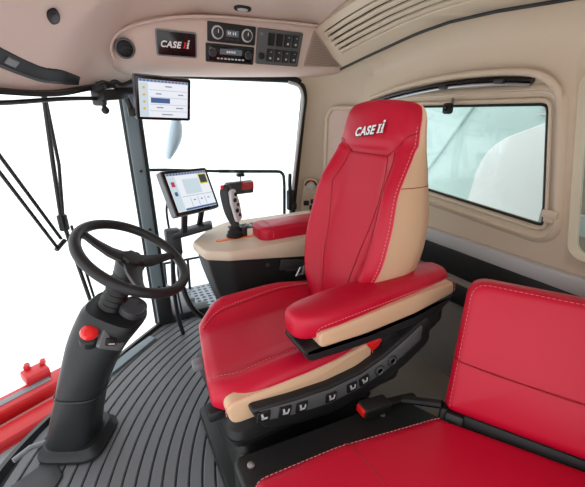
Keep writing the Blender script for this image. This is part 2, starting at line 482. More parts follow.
def ceil_frame(x, y, e=.02):
    z = ceil_z(x, y); gx = (ceil_z(x+e, y)-ceil_z(x-e, y))/(2*e); gy = (ceil_z(x, y+e)-ceil_z(x, y-e))/(2*e)
    return V((x, y, z)), V((gx, gy, -1)).normalized()
# windshield header strip (black lip) along the glass top
bm = BM(); loft(bm, [[V((p.x, p.y, p.z+.012)), V((p.x, p.y, p.z-.010)), V((p.x, p.y, p.z-.012))+(ic-V((p.x, p.y, 0))).normalized()*.03, V((p.x, p.y, p.z+.004))+(ic-V((p.x, p.y, 0))).normalized()*.03] for p in per], True); struct('trim_11', bm, BLACK)
# sun blind slot in the front of the headliner
def on_ceil(a, b, n, drop=.004):
    out = []
    for k in range(n+1):
        x, y = tri(a[0], b[0], k/n), tri(a[1], b[1], k/n)
        out.append(V((x, y, ceil_z(x, y)-drop)))
    return out
def blind_pt(q, dt, drop):
    i = tri(24, 46.5, q); k = int(i); p = tri(per[k], per[min(k+1, n1-1)], i-k); ex = EX[k]
    t_ = interp([(0, .145), (.42, .115), (1, .026)], q)+dt*interp([(0, 1), (.8, .8), (1, .35)], q)
    w_ = tri(V((p.x, p.y, 0)), ic, t_*.98)
    return V((w_.x, w_.y, p.z+(1.74-p.z)*(1-(1-t_)**ex)-drop))
def strip(bm, q0, q1, t0, t1, drop, th, n=26):
    loft(bm, [[blind_pt(q, t0, drop), blind_pt(q, t1, drop), blind_pt(q, t1, drop-th), blind_pt(q, t0, drop-th)] for q in [tri(q0, q1, k/n) for k in range(n+1)]])
bm = BM(); strip(bm, 0, 1, -.022, .022, .004, .02)
sv = one('sun_blind', bm, RUBBER, 'black roller sun blind slot in the roof lining above the windshield', 'sun blind')
bm = BM(); strip(bm, 0, 1, -.026, -.016, .008, .012); obj('pull_rail', bm, DKGREY, sv)
bm = BM(); strip(bm, .50, .56, -.008, .012, .008, .01, 4); obj('pull_tab', bm, GREY, sv)

# ------------------------------------------------------------------ overhead console on the right
FN = V((0, -.951, -.309)); FW = V((0, -.309, .951)); FO = V((0, 1.77, 1.5475))
def face(x, z, h=0.): return V((x, FO.y-(z-FO.z)*.3249, z))+FN*h
bm = BM(); L = []
xs = [.075, .085, .105, .14, .20, .30, .60, .95, 1.22, 1.28, 1.32]
for i, x in enumerate(xs):
    k = [.35, .62, .82, .95, 1, 1, 1, 1, 1, .97, .9][i]
    top = interp([(.075, 1.53), (.14, 1.57), (.25, 1.61), (.45, 1.65), (.8, 1.67), (1.32, 1.68)], x)
    bot = interp([(.075, 1.43), (.2, 1.425), (.7, 1.44), (1.32, 1.475)], x)
    zc = 1.49
    sec = []
    raw = [(2.06, bot-.005), (1.98, bot-.012), (1.86, bot-.008), (face(0, bot+.02).y+.02, bot+.004), (face(0, bot+.03).y+.003, bot+.02), (face(0, bot+.05).y, bot+.05),
           (face(0, top-.05).y, top-.05), (face(0, top-.02).y+.004, top-.02), (face(0, top).y+.02, top), (1.80, top+.02), (2.06, top+.03)]
    for yy, zz in raw: sec.append(V((x, 2.06+(yy-2.06)*k, zc+(zz-zc)*(.55+.45*k))))
    L.append(sec)
loft(bm, L); struct('trim_12', bm, LINER, ang=50)
# raised lip curve over the console
bm = BM(); tube(bm, spline([face(.105, 1.45, .0), face(.10, 1.50, .0), face(.14, 1.552, .0), face(.25, 1.598, .0), face(.45, 1.638, .0), face(.8, 1.658, .0), face(1.2, 1.668, .0)], 8), .006, 8); struct('trim_13', bm, LINER)

# round air vent
t = thing('air_vent', 'round black air vent at the front end of the overhead console', 'air vent', face(.152, 1.497))
bm = BM(); lathe(bm, [(.040, 0), (.040, .006), (.037, .009), (.033, .009), (.031, .004), (.031, .001)], face(.152, 1.497), FN, 32); obj('vent_ring', bm, STRIPM, t)
bm = BM(); lathe(bm, [(.0305, .001), (.0305, .004), (.026, .007), (.001, .009)], face(.152, 1.497), FN, 32); obj('vent_disc', bm, RUBBER, t)
bm = BM()
for o_, w_ in ((-.012, .024), (.002, .029), (.015, .022)):
    tube(bm, spline([face(.152-w_, 1.497+o_-.006, .009), face(.152, 1.497+o_+.006, .013), face(.152+w_, 1.497+o_-.002, .009)], 6), .0022, 6)
obj('louver', bm, DKGREY, t)

def case_logo(parent, O, W_, U_, N_, size, red, shadow=None):
    """letters and twin-bar mark, slanted; O is the centre of the whole mark"""
    O = V(O)
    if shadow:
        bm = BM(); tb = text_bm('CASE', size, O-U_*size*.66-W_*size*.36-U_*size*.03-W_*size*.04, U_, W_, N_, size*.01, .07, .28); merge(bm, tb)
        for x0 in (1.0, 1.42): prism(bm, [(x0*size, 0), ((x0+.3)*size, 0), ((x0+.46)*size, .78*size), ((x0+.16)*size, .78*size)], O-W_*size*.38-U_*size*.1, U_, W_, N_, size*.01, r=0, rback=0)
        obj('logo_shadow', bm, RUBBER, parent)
    tb = text_bm('CASE', size, O-U_*size*.66-W_*size*.36, U_, W_, N_+N_*0, size*.02, .034, .28)
    bm = BM(); merge(bm, tb)
    B0 = O-W_*size*.36-U_*size*.06
    obj('lettering', bm, WHITE, parent)
    bar = lambda x0, w, z0, z1: [((x0+.22*z0)*size, z0*size), ((x0+w+.22*z0)*size, z0*size), ((x0+w+.22*z1)*size, z1*size), ((x0+.22*z1)*size, z1*size)]
    bm = BM(); h = size*.02
    prism(bm, bar(1.02, .20, 0, .72), B0, U_, W_, N_, h, r=0, rback=0)
    prism(bm, bar(.95, .34, 0, .10), B0, U_, W_, N_, h, r=0, rback=0); prism(bm, bar(.95, .34, .62, .72), B0, U_, W_, N_, h, r=0, rback=0)
    obj('logo_bar', bm, red, parent)
    bm = BM()
    prism(bm, bar(1.42, .20, 0, .72), B0, U_, W_, N_, h, r=0, rback=0); prism(bm, bar(1.36, .32, 0, .10), B0, U_, W_, N_, h, r=0, rback=0)
    prism(bm, bar(1.36, .10, .33, .43), B0, U_, W_, N_, h, r=0, rback=0); prism(bm, bar(1.43, .20, .80, .98), B0, U_, W_, N_, h, r=0, rback=0)
    obj('logo_bar', bm, WHITE, parent)

# sign panel
c = face(.367, 1.53)
t = thing('sign_panel', 'black panel with white slanted lettering on the overhead console', 'sign', c)
bm = BM(); prism(bm, roundpoly(rect(-.088, -.052, .088, .052), .010), c, X, FW, FN, .006, r=.002, rback=0); obj('sign_frame', bm, GREY, t)
bm = BM(); prism(bm, roundpoly(rect(-.082, -.046, .082, .046), .007), c, X, FW, FN, .008, r=.001, rback=0); obj('sign_face', bm, GLOSS, t)
case_logo(t, c+FN*.0082-X*.006-FW*.002, FW, X, FN, .035, REDP)

# climate control unit and radio
def panel_at(name, label, cat, x0, x1, z0, z1):
    c = face((x0+x1)/2, (z0+z1)/2); t = thing(name, label, cat, c)
    w, h = (x1-x0)/2, (z1-z0)/2/.951
    return t, c, w, h
def P(c, u, v, h): return c+X*u+FW*v+FN*h
t, c, w, h = panel_at('climate_control_unit', 'black heater control unit with two silver-ringed dials above the radio', 'climate control', .505, .738, 1.553, 1.628)
bm = BM(); prism(bm, roundpoly(rect(-w, -h, w, h), .006), c, X, FW, FN, .010, r=.003, rback=0); obj('housing', bm, BLACK, t)
for sx in (-1, 1):
    q = P(c, sx*w*.62, 0, .010)
    bm = BM(); lathe(bm, [(.028, 0), (.028, .003), (.025, .004), (.022, .004)], q, FN, 28); rg = obj('dial_ring', bm, LTGREY, t)
    bm = BM(); lathe(bm, [(.0215, 0), (.0205, .012), (.016, .015), (.001, .015)], q, FN, 28); obj('dial', bm, DKGREY, t)
    bm = BM(); rbox(bm, q+FN*.0155+FW*.008, (.003, .014, .001), 0, axes=(X, FW, FN)); obj('dial_mark', bm, WHITE, t)
bm = BM(); prism(bm, roundpoly(rect(-.030, -.012, .030, .014), .003), c+FN*.0095, X, FW, FN, .002, r=.0005, rback=0); ds = obj('display', bm, LCD, t)
bm = BM()
for u in (-.02, -.012, .004, .014): rbox(bm, P(c, u, .002, .012), (.005, .011, .0006), 0, axes=(X, FW, FN))
obj('digits', bm, WHITE, ds)
for sx in (-.5, .5, 0):
    bm = BM(); rbox(bm, P(c, sx*.05, -.023, .011), (.018, .007, .004), .001, axes=(X, FW, FN)); obj('button', bm, DKGREY, t)
t, c, w, h = panel_at('radio', 'black car radio with two knobs below the heater control unit', 'radio', .497, .736, 1.472, 1.546)
bm = BM(); prism(bm, roundpoly(rect(-w, -h, w, h), .006), c, X, FW, FN, .010, r=.003, rback=0); obj('housing', bm, BLACK, t)
bm = BM(); prism(bm, roundpoly(rect(-w*.9, -h*.8, w*.9, h*.8), .006), c+FN*.0095, X, FW, FN, .003, r=.001, rback=0); obj('faceplate', bm, GLOSS, t)
for sx in (-1, 1):
    q = P(c, sx*w*.75, .004, .012)
    bm = BM(); lathe(bm, [(.017, 0), (.0165, .012), (.013, .015), (.001, .015)], q, FN, 24); kn = obj('knob', bm, DKGREY, t)
    bm = BM(); lathe(bm, [(.0185, 0), (.0185, .002), (.017, .003)], q, FN, 24); obj('knob_ring', bm, GREY, kn)
bm = BM(); prism(bm, rect(-.055, -.002, .055, .022), c+FN*.0122, X, FW, FN, .001, r=0, rback=0); ds = obj('display', bm, LCD, t)
bm = BM()
for u in range(5): rbox(bm, P(c, -.018+u*.009, .010, .0135), (.006, .009, .0006), 0, axes=(X, FW, FN))
obj('digits', bm, WHITE, ds)
for k in range(8):
    bm = BM(); rbox(bm, P(c, -.062+k*.0177, -.020, .0135), (.012, .007, .003), .001, axes=(X, FW, FN)); obj('button', bm, LTGREY, t)
# rocker switch panel
t, c, w, h = panel_at('switch_panel', 'grey panel of rocker switches right of the radio', 'switch panel', .748, .998, 1.478, 1.628)
bm = BM(); prism(bm, roundpoly([(-w*.98, -h), (w*.95, -h), (w, h), (-w, h)], .010), c, X, FW, FN, .012, r=.004, rback=0); obj('housing', bm, STRIPM, t)
for i in range(4):
    for j in range(2):
        u, v = -.052+i*.045, .036-j*.070
        blank = (j == 0 and i < 2)
        bm = BM(); prism(bm, roundpoly(rect(u-.018, v-.028, u+.018, v+.028), .004), c+FN*.0115, X, FW, FN, .003, r=.001, rback=0); bz = obj('switch_bezel', bm, BLACK, t)
        bm = BM(); Lr = [(-.015, -.024, .003), (-.015, 0, .006 if blank else .008), (-.015, .024, .006 if blank else .014)]
        prof = [(-.025, 0), (-.025, .005), (0, .006 if blank else .007), (.025, .006 if blank else .015), (.025, 0)]
        loft(bm, [[P(c, u+s*.0145, v+vv, .014+hh) for vv, hh in prof] for s in (-1, 1)]); sw = obj('rocker', bm, RUBBER if blank else DKGREY, bz)
        if not blank:
            bm = BM(); rbox(bm, P(c, u, v-.012, .0212), (.010, .009, .0008), 0, axes=(X, FW, FN)); rbox(bm, P(c, u, v+.016, .0268), (.008, .003, .001), 0, axes=(X, (FW+FN*.3).normalized(), FN)); obj_split('switch_icon', bm, LTGREY, bz)
bm = BM(); lathe(bm, [(.016, 0), (.015, .010), (.010, .013), (.001, .013)], P(c, -.098, -.040, .011), FN, 20); obj('knob', bm, RUBBER, t)
bm = BM(); lathe(bm, [(.007, 0), (.007, .004), (.001, .004)], P(c, -.105, .055, .011), FN, 12); lathe(bm, [(.004, 0), (.004, .003), (.001, .003)], P(c, .107, .06, .011), FN, 10); obj_split('screw', bm, GREY, t)
# triangular speaker grille
tri_ = [(1.060, 1.650), (1.030, 1.482), (1.275, 1.492)]
q = [V((x-1.11, (z-1.54)/.951)) for x, z in tri_]; c = face(1.11, 1.54)
t = thing('speaker_grille', 'slatted triangular beige speaker grille beside the switch panel', 'speaker grille', c)
bm = BM(); prism(bm, roundpoly(q, .010), c, X, FW, FN, .004, r=.002, rback=0); obj('grille_panel', bm, TAUPE, t)
bm = BM(); qi = inset(roundpoly(q, .010), .010)
for k in range(22):
    v = -.062+k*.0078
    hit = []
    for i in range(len(qi)):
        a_, b_ = qi[i-1], qi[i]
        if (a_.y > v) != (b_.y > v): hit.append(a_.x+(b_.x-a_.x)*(v-a_.y)/(b_.y-a_.y))
    if len(hit) >= 2 and max(hit)-min(hit) > .012: rbox(bm, P(c, (max(hit)+min(hit))/2, v, .004), (max(hit)-min(hit), .0030, .0020), .0005, axes=(X, FW, FN))
obj('grille_slats', bm, DKTAUPE, t)

# roof air-return panel with louvers, running from the speaker grille across the rear of the roof
def up_edge(y): return V((interp([(.1, 1.0), (1.0, 1.0), (1.3, 1.02), (1.5, 1.04), (1.78, 1.085)], y), y, interp([(.1, 1.665), (1.0, 1.680), (1.3, 1.676), (1.5, 1.668), (1.78, 1.652)], y)))
def VS(y, v, h=0.):
    a, b = up_edge(y), low_edge(y); d = b-a; n = V((d.z, 0, -d.x)).normalized()
    return a+d*v+n*(h+.012*4*v*(1-v))
t = thing('roof_vent', 'long beige roof vent panel with louvers beside the speaker grille', 'roof vent', VS(.9, .5))
def vloop(y0, y1, v0, v1, h):
    q = [(y0, tri(v0, v1, k/8)) for k in range(8)]+[(tri(y0, y1, k/36), v1) for k in range(36)]+[(y1, tri(v1, v0, k/8)) for k in range(8)]+[(tri(y1, y0, k/36), v0) for k in range(36)]
    return [VS(a_, b_, h) for a_, b_ in q]
bm = BM(); loft(bm, [vloop(1.775, .0, 0, 1, -.03), vloop(1.775, .0, 0, 1, -.004), vloop(1.770, .0, .02, .985, 0), vloop(1.700, .40, .12, .70, 0), vloop(1.695, .41, .13, .69, -.004), vloop(1.695, .41, .13, .69, -.022)], True, (False, False)); obj('frame', bm, TRIM, t)
bm = BM(); loft(bm, [[VS(tri(1.71, .38, k/36), v, -.024) for k in range(37)] for v in (.10, .3, .5, .72)], closed=False); obj('shade_back_panel', bm, DKGREY, t)  # dark colour stands in for the shadow lines between the louvers
for k in range(5):
    v0 = .135+.555*(k+.20)/5; v1 = v0+.555*.66/5
    bm = BM(); loft(bm, [[VS(tri(1.698, .40, q/36), v0, -.012), VS(tri(1.698, .40, q/36), v0, -.004), VS(tri(1.698, .40, q/36), (v0+v1)/2, -.001), VS(tri(1.698, .40, q/36), v1, -.005), VS(tri(1.698, .40, q/36), v1, -.012)] for q in range(37)]); obj('louver', bm, TRIM, t)
# small roof lamps
for (x, y, lab, w_, l_) in ((-.066, 1.36, 'small black oval switch in the roof lining above the windshield', .017, .030), (.655, 1.69, 'small oval roof lamp above the radio', .040, .022)):
    p, n = ceil_frame(x, y); u = (X-n*X.dot(n)).normalized(); v = n.cross(u)
    t = thing('roof_lamp' if w_ > .03 else 'roof_switch', lab, 'lamp' if w_ > .03 else 'switch', p)
    oval = [(math.cos(k*PI/14)*abs(math.cos(k*PI/14))**-.35*w_ if abs(math.cos(k*PI/14)) > 1e-6 else 0, math.sin(k*PI/14)*l_) for k in range(28)]
    bm = BM(); prism(bm, oval, p, u, v, n, .009, r=.003, rback=0); obj('bezel', bm, RUBBER, t)
    bm = BM(); prism(bm, [(a_*.62, b_*.62) for a_, b_ in oval], p+n*.008, u, v, n, .004, r=.002, rback=0); obj('lens' if w_ > .03 else 'button', bm, LTGREY if w_ > .03 else DKGREY, t)
# right wall inset panel, round control, air outlets
DN = V((-.80, -.60, 0)).normalized(); DU = V((.6, -.8, 0)).normalized()
t = thing('corner_trim_panel', 'beige arched trim panel with a recess behind the driver seat headrest', 'trim panel', V((1.36, 1.90, .95)))
arch = roundpoly([(-.085, -.50), (.20, -.50), (.20, .27), (.14, .34), (-.05, .34), (-.085, .27)], [.03, .03, .05, .06, .06, .05], 6)
c = V((1.352, 1.90, .95))
bm = BM(); ring(bm, arch, inset(arch, .026), c, DU, Z, DN, .022, .006); obj('frame', bm, TRIM, t)
bm = BM(); prism(bm, inset(arch, .024), c, DU, Z, DN, .010, r=.001, rback=0); obj('recess_panel', bm, LINER, t)
bm = BM(); lathe(bm, [(.009, 0), (.009, .006), (.001, .008)], c+DU*.085+Z*.295+DN*.01, DN, 14); obj('hook_screw', bm, RUBBER, t)
bm = BM(); rbox(bm, c+DU*.06+Z*.10+DN*.016, (.05, .11, .014), .006, axes=(DU, Z, DN)); obj('handle_pocket', bm, GREY, t)
c2 = V((1.235, 2.03, .70)); n3 = V((-.35, -.94, 0)).normalized(); u3 = V((.94, -.35, 0)).normalized()
t = thing('corner_control_pod', 'beige pod with a round temperature dial and two black air outlets by the window pillar', 'control pod', c2)
pod = roundpoly([(-.075, -.12), (.065, -.12), (.06, .12), (-.045, .14)], [.05, .05, .06, .06], 8)
bm = BM(); prism(bm, pod, c2, u3, Z, n3, .016, r=.006, rback=0); obj('pod_body', bm, TRIM, t)
bm = BM(); q = c2+Z*.072+n3*.016
loft(bm, [[q+(u3*math.cos(a)+Z*math.sin(a))*rad+n3*.002 for rad in (.033, .045)] for a in [PI*(.05+.9*k/16) for k in range(17)]], closed=False); obj('dial_scale', bm, RUBBER, t)
bm = BM(); loft(bm, [[q+(u3*math.cos(a)+Z*math.sin(a))*rad+n3*.0032 for rad in (.034, .044)] for a in [PI*(.40+.2*k/6) for k in range(7)]], closed=False); obj('dial_scale', bm, REDP, t)
bm = BM(); lathe(bm, [(.026, 0), (.025, .014), (.020, .018), (.001, .018)], q, n3, 24); obj('dial', bm, LTGREY, t)
for du, dz in ((-.03, -.045), (.02, -.035), (.012, -.078)):
    bm = BM(); rbox(bm, c2+u3*du+Z*dz+n3*.018, (.040, .036, .016), .007, axes=(u3, Z, n3)); obj('air_outlet', bm, BLACK, t)

# ------------------------------------------------------------------ steering column and wheel
t = thing('steering_column', 'black steering column with three-spoke wheel standing on the ribbed mat', 'steering wheel', (-.27, 1.30, .013))
hub = V((.032, 1.153, .793)); wn = V((math.sin(.593)*math.cos(-.492), math.sin(.593)*math.sin(-.492), math.cos(.593)))
wu = V((wn.z*math.cos(-.492), wn.z*math.sin(-.492), -math.sin(.593))); wv = wn.cross(wu)
def rsec(c, ux, uy, w, l, k=4.0, n=28):
    return [c+ux*(w*math.copysign(abs(math.cos(2*PI*i/n))**(2/k), math.cos(2*PI*i/n)))+uy*(l*math.copysign(abs(math.sin(2*PI*i/n))**(2/k), math.sin(2*PI*i/n))) for i in range(n)]
cx = V((.89, -.45, 0)); cy_ = V((.45, .89, 0))
axis = [V(p) for p in [(-0.282, 1.29, 0.055), (-0.213, 1.262, 0.272), (-0.122, 1.225, 0.475), (-0.046, 1.19, 0.599)]]
def axp(q):
    q = q*(len(axis)-1); i = min(len(axis)-2, int(q)); return tri(axis[i], axis[i+1], q-i)
bm = BM(); loft(bm, [rsec(V((axis[0].x+.01, axis[0].y, z)), cx, cy_, w, l) for z, w, l in ((.013, .122, .112), (.026, .122, .112), (.034, .114, .104), (.05, .106, .098), (.058, .100, .094))]); obj('base_flange', bm, BLACK, t)
bm = BM(); sec = []
ac = spline(axis[:4], 5)
for i, c in enumerate(ac):
    q = i/(len(ac)-1); tl = .8*sm(.45, 1, q); ux = (cx*(1-tl)+wu*tl).normalized(); uy = (cy_*(1-tl)+wv*tl).normalized()
    w = interp([(0, .088), (.33, .080), (.4, .084), (.66, .094), (.93, .098), (1, .090)], q)
    sec.append(rsec(c, ux, uy, w, w*.92, 3.4))
loft(bm, sec); obj('shroud', bm, BLACK, t)
bm = BM(); c = ac[5]; tube(bm, rsec(c, cx, cy_, .0845, .0785, 3.4), .0026, 6, True); obj('shroud_seam', bm, DKGREY, t)
# bellows
bm = BM(); a, b = axis[3]-cx*.028-wn*.01, hub-wn*.06
pts = [tri(a, b, k/40) for k in range(41)]
tube(bm, pts, [.040-.006*k/40+.0035*math.sin(k*PI*2/5) for k in range(41)], 20); obj('bellows', bm, RUBBER, t)
# upper control deck: emergency knob and lever bank
kp = V((-.140, 1.140, .548))
kn = V((.15, -.45, .85)).normalized()
bm = BM(); lathe(bm, [(.030, -.03), (.030, .0), (.024, .006), (.016, .008)], kp, kn, 24); obj('knob_collar', bm, BLACK, t)
bm = BM(); lathe(bm, [(.012, -.01), (.011, .016), (.020, .017), (.027, .022), (.028, .030), (.024, .038), (.013, .043), (.001, .044)], kp, kn, 24); obj('parking_brake_knob', bm, REDP, t, label='red mushroom knob')
kp2 = V((-0.08, 1.135, 0.534))
ka = V((.42, -.86, .28)).normalized(); kp2 = kp2+ka*.020; kb = (axis[3]-axis[2]).normalized(); kb = (kb-ka*kb.dot(ka)).normalized(); kc = kb.cross(ka)
bm = BM(); prism(bm, roundpoly([(-.046, -.036), (.030, -.048), (.050, .034), (-.034, .042)], .014), kp2-ka*.016, kc, kb, ka, .022, r=.004, rback=0); sb = obj('lever_bank', bm, STRIPM, t)
bm = BM(); tube(bm, [kp2+kb*.006+ka*.004, kp2+kc*.004+kb*.014+ka*.022, kp2+kc*.016+kb*.030+ka*.034], .008, 10); obj('rocker_lever', bm, RUBBER, sb)
bm = BM(); rbox(bm, kp2-kc*.010-kb*.016+ka*.010, (.034, .024, .012), .004, axes=(kc, kb, ka)); obj('toggle', bm, RUBBER, sb)
bm = BM(); rbox(bm, kp2-kc*.010-kb*.022+ka*.0165, (.020, .004, .001), 0, axes=(kc, kb, ka)); obj('toggle_mark', bm, LTGREY, sb)
tn = (axis[3]-ac[-3]).normalized(); tc_ = axis[3]+cx*.052+tn*.002
bm = BM(); loft(bm, [rsec(tc_+tn*h_, wu, wv, w_, w_*1.25, 2.4) for h_, w_ in ((-.01, .040), (.012, .040), (.016, .036), (.012, .032), (.012, .001))]); obj('tilt_cap', bm, DKGREY, t)
bm = BM(); tube(bm, [axis[2]+cx*.07, axis[2]+cx*.11+Y*.05, axis[2]+cx*.15+Y*.08+Z*.02], .010, 8); obj('column_lever', bm, RUBBER, t)
bm = BM(); tube(bm, [V((-.375, 1.30, .045)), V((-.425, 1.285, .06)), V((-.47, 1.25, .06))], .010, 10); obj('tilt_pedal', bm, GREY, t)
# wheel
bm = BM(); rim = [hub+(wu*math.cos(2*PI*k/64)+wv*math.sin(2*PI*k/64))*.174 for k in range(64)]; tube(bm, rim, .0165, 14, True); wh = obj('wheel_rim', bm, BLACK, t)
bm = BM()
for a0 in (0, 2*PI/3, 4*PI/3): pass
for ang_ in (57, 190, 303):
    a0 = math.radians(ang_); e = wu*math.cos(a0)+wv*math.sin(a0); s_ = wn.cross(e)
    L = []
    for q, w, dp in ((.028, .030, -.018), (.07, .024, -.020), (.12, .016, -.012), (.150, .013, -.004), (.168, .018, -.001)):
        c = hub+e*q+wn*dp; L.append([c+s_*w+wn*.004, c+s_*w*.5+wn*.010, c-s_*w*.5+wn*.010, c-s_*w+wn*.004, c-s_*w-wn*.006, c+s_*w-wn*.006])
    b2 = BM(); loft(b2, L); obj('spoke', b2, BLACK, t)
bm.free(); bm = BM()
lathe(bm, [(.038, -.07), (.045, -.04), (.046, -.024), (.040, -.016), (.001, -.012)], hub, wn, 28); obj('hub', bm, BLACK, t)
bm = BM(); n = 48; pr_ = []
for rad, hh in ((.034, -.004), (.034, .010), (.030, .014), (.020, .015), (.001, .016)):
    pr_.append([hub+wn*(hh-.012)+(wu*math.cos(2*PI*k/n)+wv*math.sin(2*PI*k/n))*rad*(1+(.07*math.cos(8*2*PI*k/n) if rad > .025 else 0)) for k in range(n)])
loft(bm, pr_); obj('hub_cap', bm, RUBBER, t)

# ------------------------------------------------------------------ driver seat
CY = .935
t = thing('driver_seat', 'red and tan leather driver seat with white lettering on its headrest', 'seat', (.48, CY, .02))
HW = [(.50, .14), (.58, .155), (.66, .178), (.75, .212), (.80, .220), (.90, .218), (1.04, .198), (1.12, .184), (1.20, .174), (1.26, .166)]
def x0(z): return .66+.22*(z-.5)
def fx(u, z):
    bol = .050*sm(.50, .86, abs(u))*(1-sm(.98, 1.16, z))*sm(.5, .66, z)
    crown = .018*(1-u*u)*sm(1.09, 1.14, z)
    lum = .016*math.exp(-((z-.72)/.12)**2)*(1-u*u)
    edge = .030*sm(.86, 1.0, abs(u))**2
    crease = .012*math.exp(-((z-(1.118+.03*sm(.45, 1, abs(u))))/.010)**2)
    return x0(z)-bol-crown-lum+edge+crease
XB = [(.50, .80), (.60, .865), (.90, .905), (1.06, .888), (1.16, .872), (1.26, .862)]
zs = [.50, .54, .58, .62, .67, .72, .77, .82, .87, .92, .97, 1.02, 1.06, 1.09, 1.105, 1.115, 1.125, 1.14, 1.16, 1.185, 1.205, 1.22, 1.235, 1.246, 1.255, 1.261, 1.264]
def shrink(z): return max(0., 1-(max(0, z-1.205)/.0605)**2.6)**(1/2.6)
NU = 34
def front(u, z):
    k = shrink(z); hw = interp(HW, z)*(.72+.28*k)
    xf, xb = fx(u, z), interp(XB, z); xm = (xf+xb)/2
    return V((xm+(xf-xm)*k-.0, CY+u*hw, z+.012*(1-u*u)*sm(1.16, 1.26, z)))
fr_r, sh_r = [], []
for z in zs:
    k = shrink(z); hw = interp(HW, z)*(.72+.28*k); xb = interp(XB, z)
    F = [front(-1+2*i/NU, z) for i in range(NU+1)]
    fr_r.append(F)
    xm = (fx(0, z)+xb)/2
    e0, e1 = F[0], F[-1]
    bk = []
    for s in (1, -1):
        e = e1 if s > 0 else e0
        xbk = xm+(xb-xm)*k
        seq = [e, V((tri(e.x, xbk, .25), CY+s*(hw+.006*k), z)), V((tri(e.x, xbk, .6), CY+s*(hw+.010*k), z)), V((tri(e.x, xbk, .9), CY+s*hw, z)), V((xbk, CY+s*hw*.86, z))]
        bk.append(seq)
    sh_r.append(bk[0]+[V((xm+(xb+.012-xm)*k, CY+v*hw, z+.012*(1-v*v)*sm(1.16, 1.26, z))) for v in (.5, 0, -.5)]+bk[1][::-1])
bm = BM(); loft(bm, fr_r, closed=False); T = fr_r[-1]; c = bm.verts.new(V((.83, CY, 1.276)))
bk_ = obj('backrest', bm, RED, t, ang=80)
bm = BM(); loft(bm, sh_r, closed=False); bm.faces.new([bm.verts.new(p) for p in sh_r[-1]]); bm.faces.new([bm.verts.new(p) for p in fr_r[-1]+sh_r[-1][1:-1]])
obj('backrest_shell', bm, TAN, t, ang=80, label='tan leather side and back')
def on_back(pts, n=14, h=.001):
    out = []
    for (u0, z0), (u1, z1) in zip(pts, pts[1:]):
        for k in range(n): out.append(front(tri(u0, u1, k/n), tri(z0, z1, k/n))-X*h)
    out.append(front(*pts[-1])-X*h); return out
bm = BM()
tube(bm, on_back([(-1, 1.18), (-.55, 1.105), (.45, 1.105), (1, 1.165)]), .0016, 6)
tube(bm, on_back([(-.55, 1.105), (-.62, 1.03), (-.50, .92), (-.42, .80), (-.40, .56)]), .0013, 6)
tube(bm, on_back([(.50, 1.105), (.66, 1.0), (.60, .92), (.50, .80), (.45, .56)]), .0013, 6)
tube(bm, on_back([(-.74, 1.12), (-.82, 1.0), (-.72, .86), (-.62, .74), (-.58, .58)]), .0011, 6)
obj('seam', bm, SEAM, bk_)
bm = BM(); stitches(bm, [front(-.97, z)-X*.002-Y*.002 for z in [.60+.02*k for k in range(31)]], .0013); stitches(bm, [front(.97, z)-X*.002+Y*.002 for z in [.60+.02*k for k in range(31)]], .0013)
tube(bm, [front(-1, z)-X*.0-Y*.001 for z in [.56+.02*k for k in range(34)]], .0012, 5)
obj('stitching', bm, STITCH, bk_, label='pale stitching')
bm = BM(); tube(bm, [p+V((0, -.0006, 0)) for p in sh_r[11][-1:-5:-1]], .0012, 6); obj('shell_seam', bm, SEAM, t)
# headrest logo
lz = 1.180
o_ = front(.0, lz); W_ = (front(.0, lz+.015)-front(.0, lz-.015)).normalized(); N_ = V((-1, 0, 0)); N_ = (N_-W_*N_.dot(W_)).normalized(); U_ = -Y
o_ = V((o_.x-.001, CY-.012, o_.z))+N_*.004
ra = math.radians(7); U_, W_ = U_*math.cos(ra)+W_*math.sin(ra), W_*math.cos(ra)-U_*math.sin(ra)
case_logo(t, o_, W_, U_, N_, .039, WHITE, shadow=True)

# cushion
def c_hw(x): return .243-.045*(1-sm(.15, .27, x))**2
def c_top(x, u):
    base = .515+.008*sm(.2, .5, x); bol = (.040*(.35+.65*sm(.16, .34, x)) if u < 0 else .078*(.3+.7*sm(.15, .27, x))*(1-.45*sm(.5, .75, x)))*sm(.48, .80, abs(u))
    return base+bol
def c_sh(x, u): return .055*max(0, (u+1)/2)**1.2*(1-sm(.15, .6, x))
def c_sec(x, k, n=44):
    hw = c_hw(x)*(.93+.07*k); zb = .425; out = []
    for i in range(n):
        a = 2*PI*i/n; cc, ss = math.cos(a), math.sin(a)
        u = math.copysign(abs(cc)**.55, cc); s = math.copysign(abs(ss)**.55, ss)
        zt = c_top(x, u); zm, hh = (zt+zb)/2, (zt-zb)/2
        out.append(V((x+c_sh(x, u), CY+u*hw, zm+s*hh*(.35+.65*k))))
    return out
xs = [(.150, .05), (.153, .3), (.160, .55), (.170, .75), (.185, .9), (.205, .98), (.23, 1), (.27, 1), (.31, 1), (.36, 1), (.42, 1), (.48, 1), (.54, 1), (.60, 1), (.66, 1), (.70, .95), (.725, .7)]
bm = BM(); loft(bm, [c_sec(x, k) for x, k in xs]); cu = obj('cushion', bm, RED, t, ang=80)
def on_cush(u, x, h=.001):
    hw = c_hw(x); zb = .425; zt = c_top(x, u)
    ss = (1-min(1, abs(u)**(1/.55))**2)**.5; s = ss**.55
    k = interp([(a, b) for a, b in xs], x)
    return V((x+c_sh(x, u), CY+u*hw*(.93+.07*k), (zt+zb)/2+s*(zt-zb)/2*(.35+.65*k)+h))
bm = BM()
for s in (-1, 1): tube(bm, [on_cush(s*tri(.62, .70, k/24), .165+.50*k/24) for k in range(25)], .0014, 6)
obj('seam', bm, SEAM, cu)
bm = BM()
for s in (-1, 1): stitches(bm, [on_cush(s*(.022+tri(.62, .70, k/30)), .165+.50*k/30, .0015) for k in range(31)])
obj('stitching', bm, STITCH, cu, label='pale stitching')
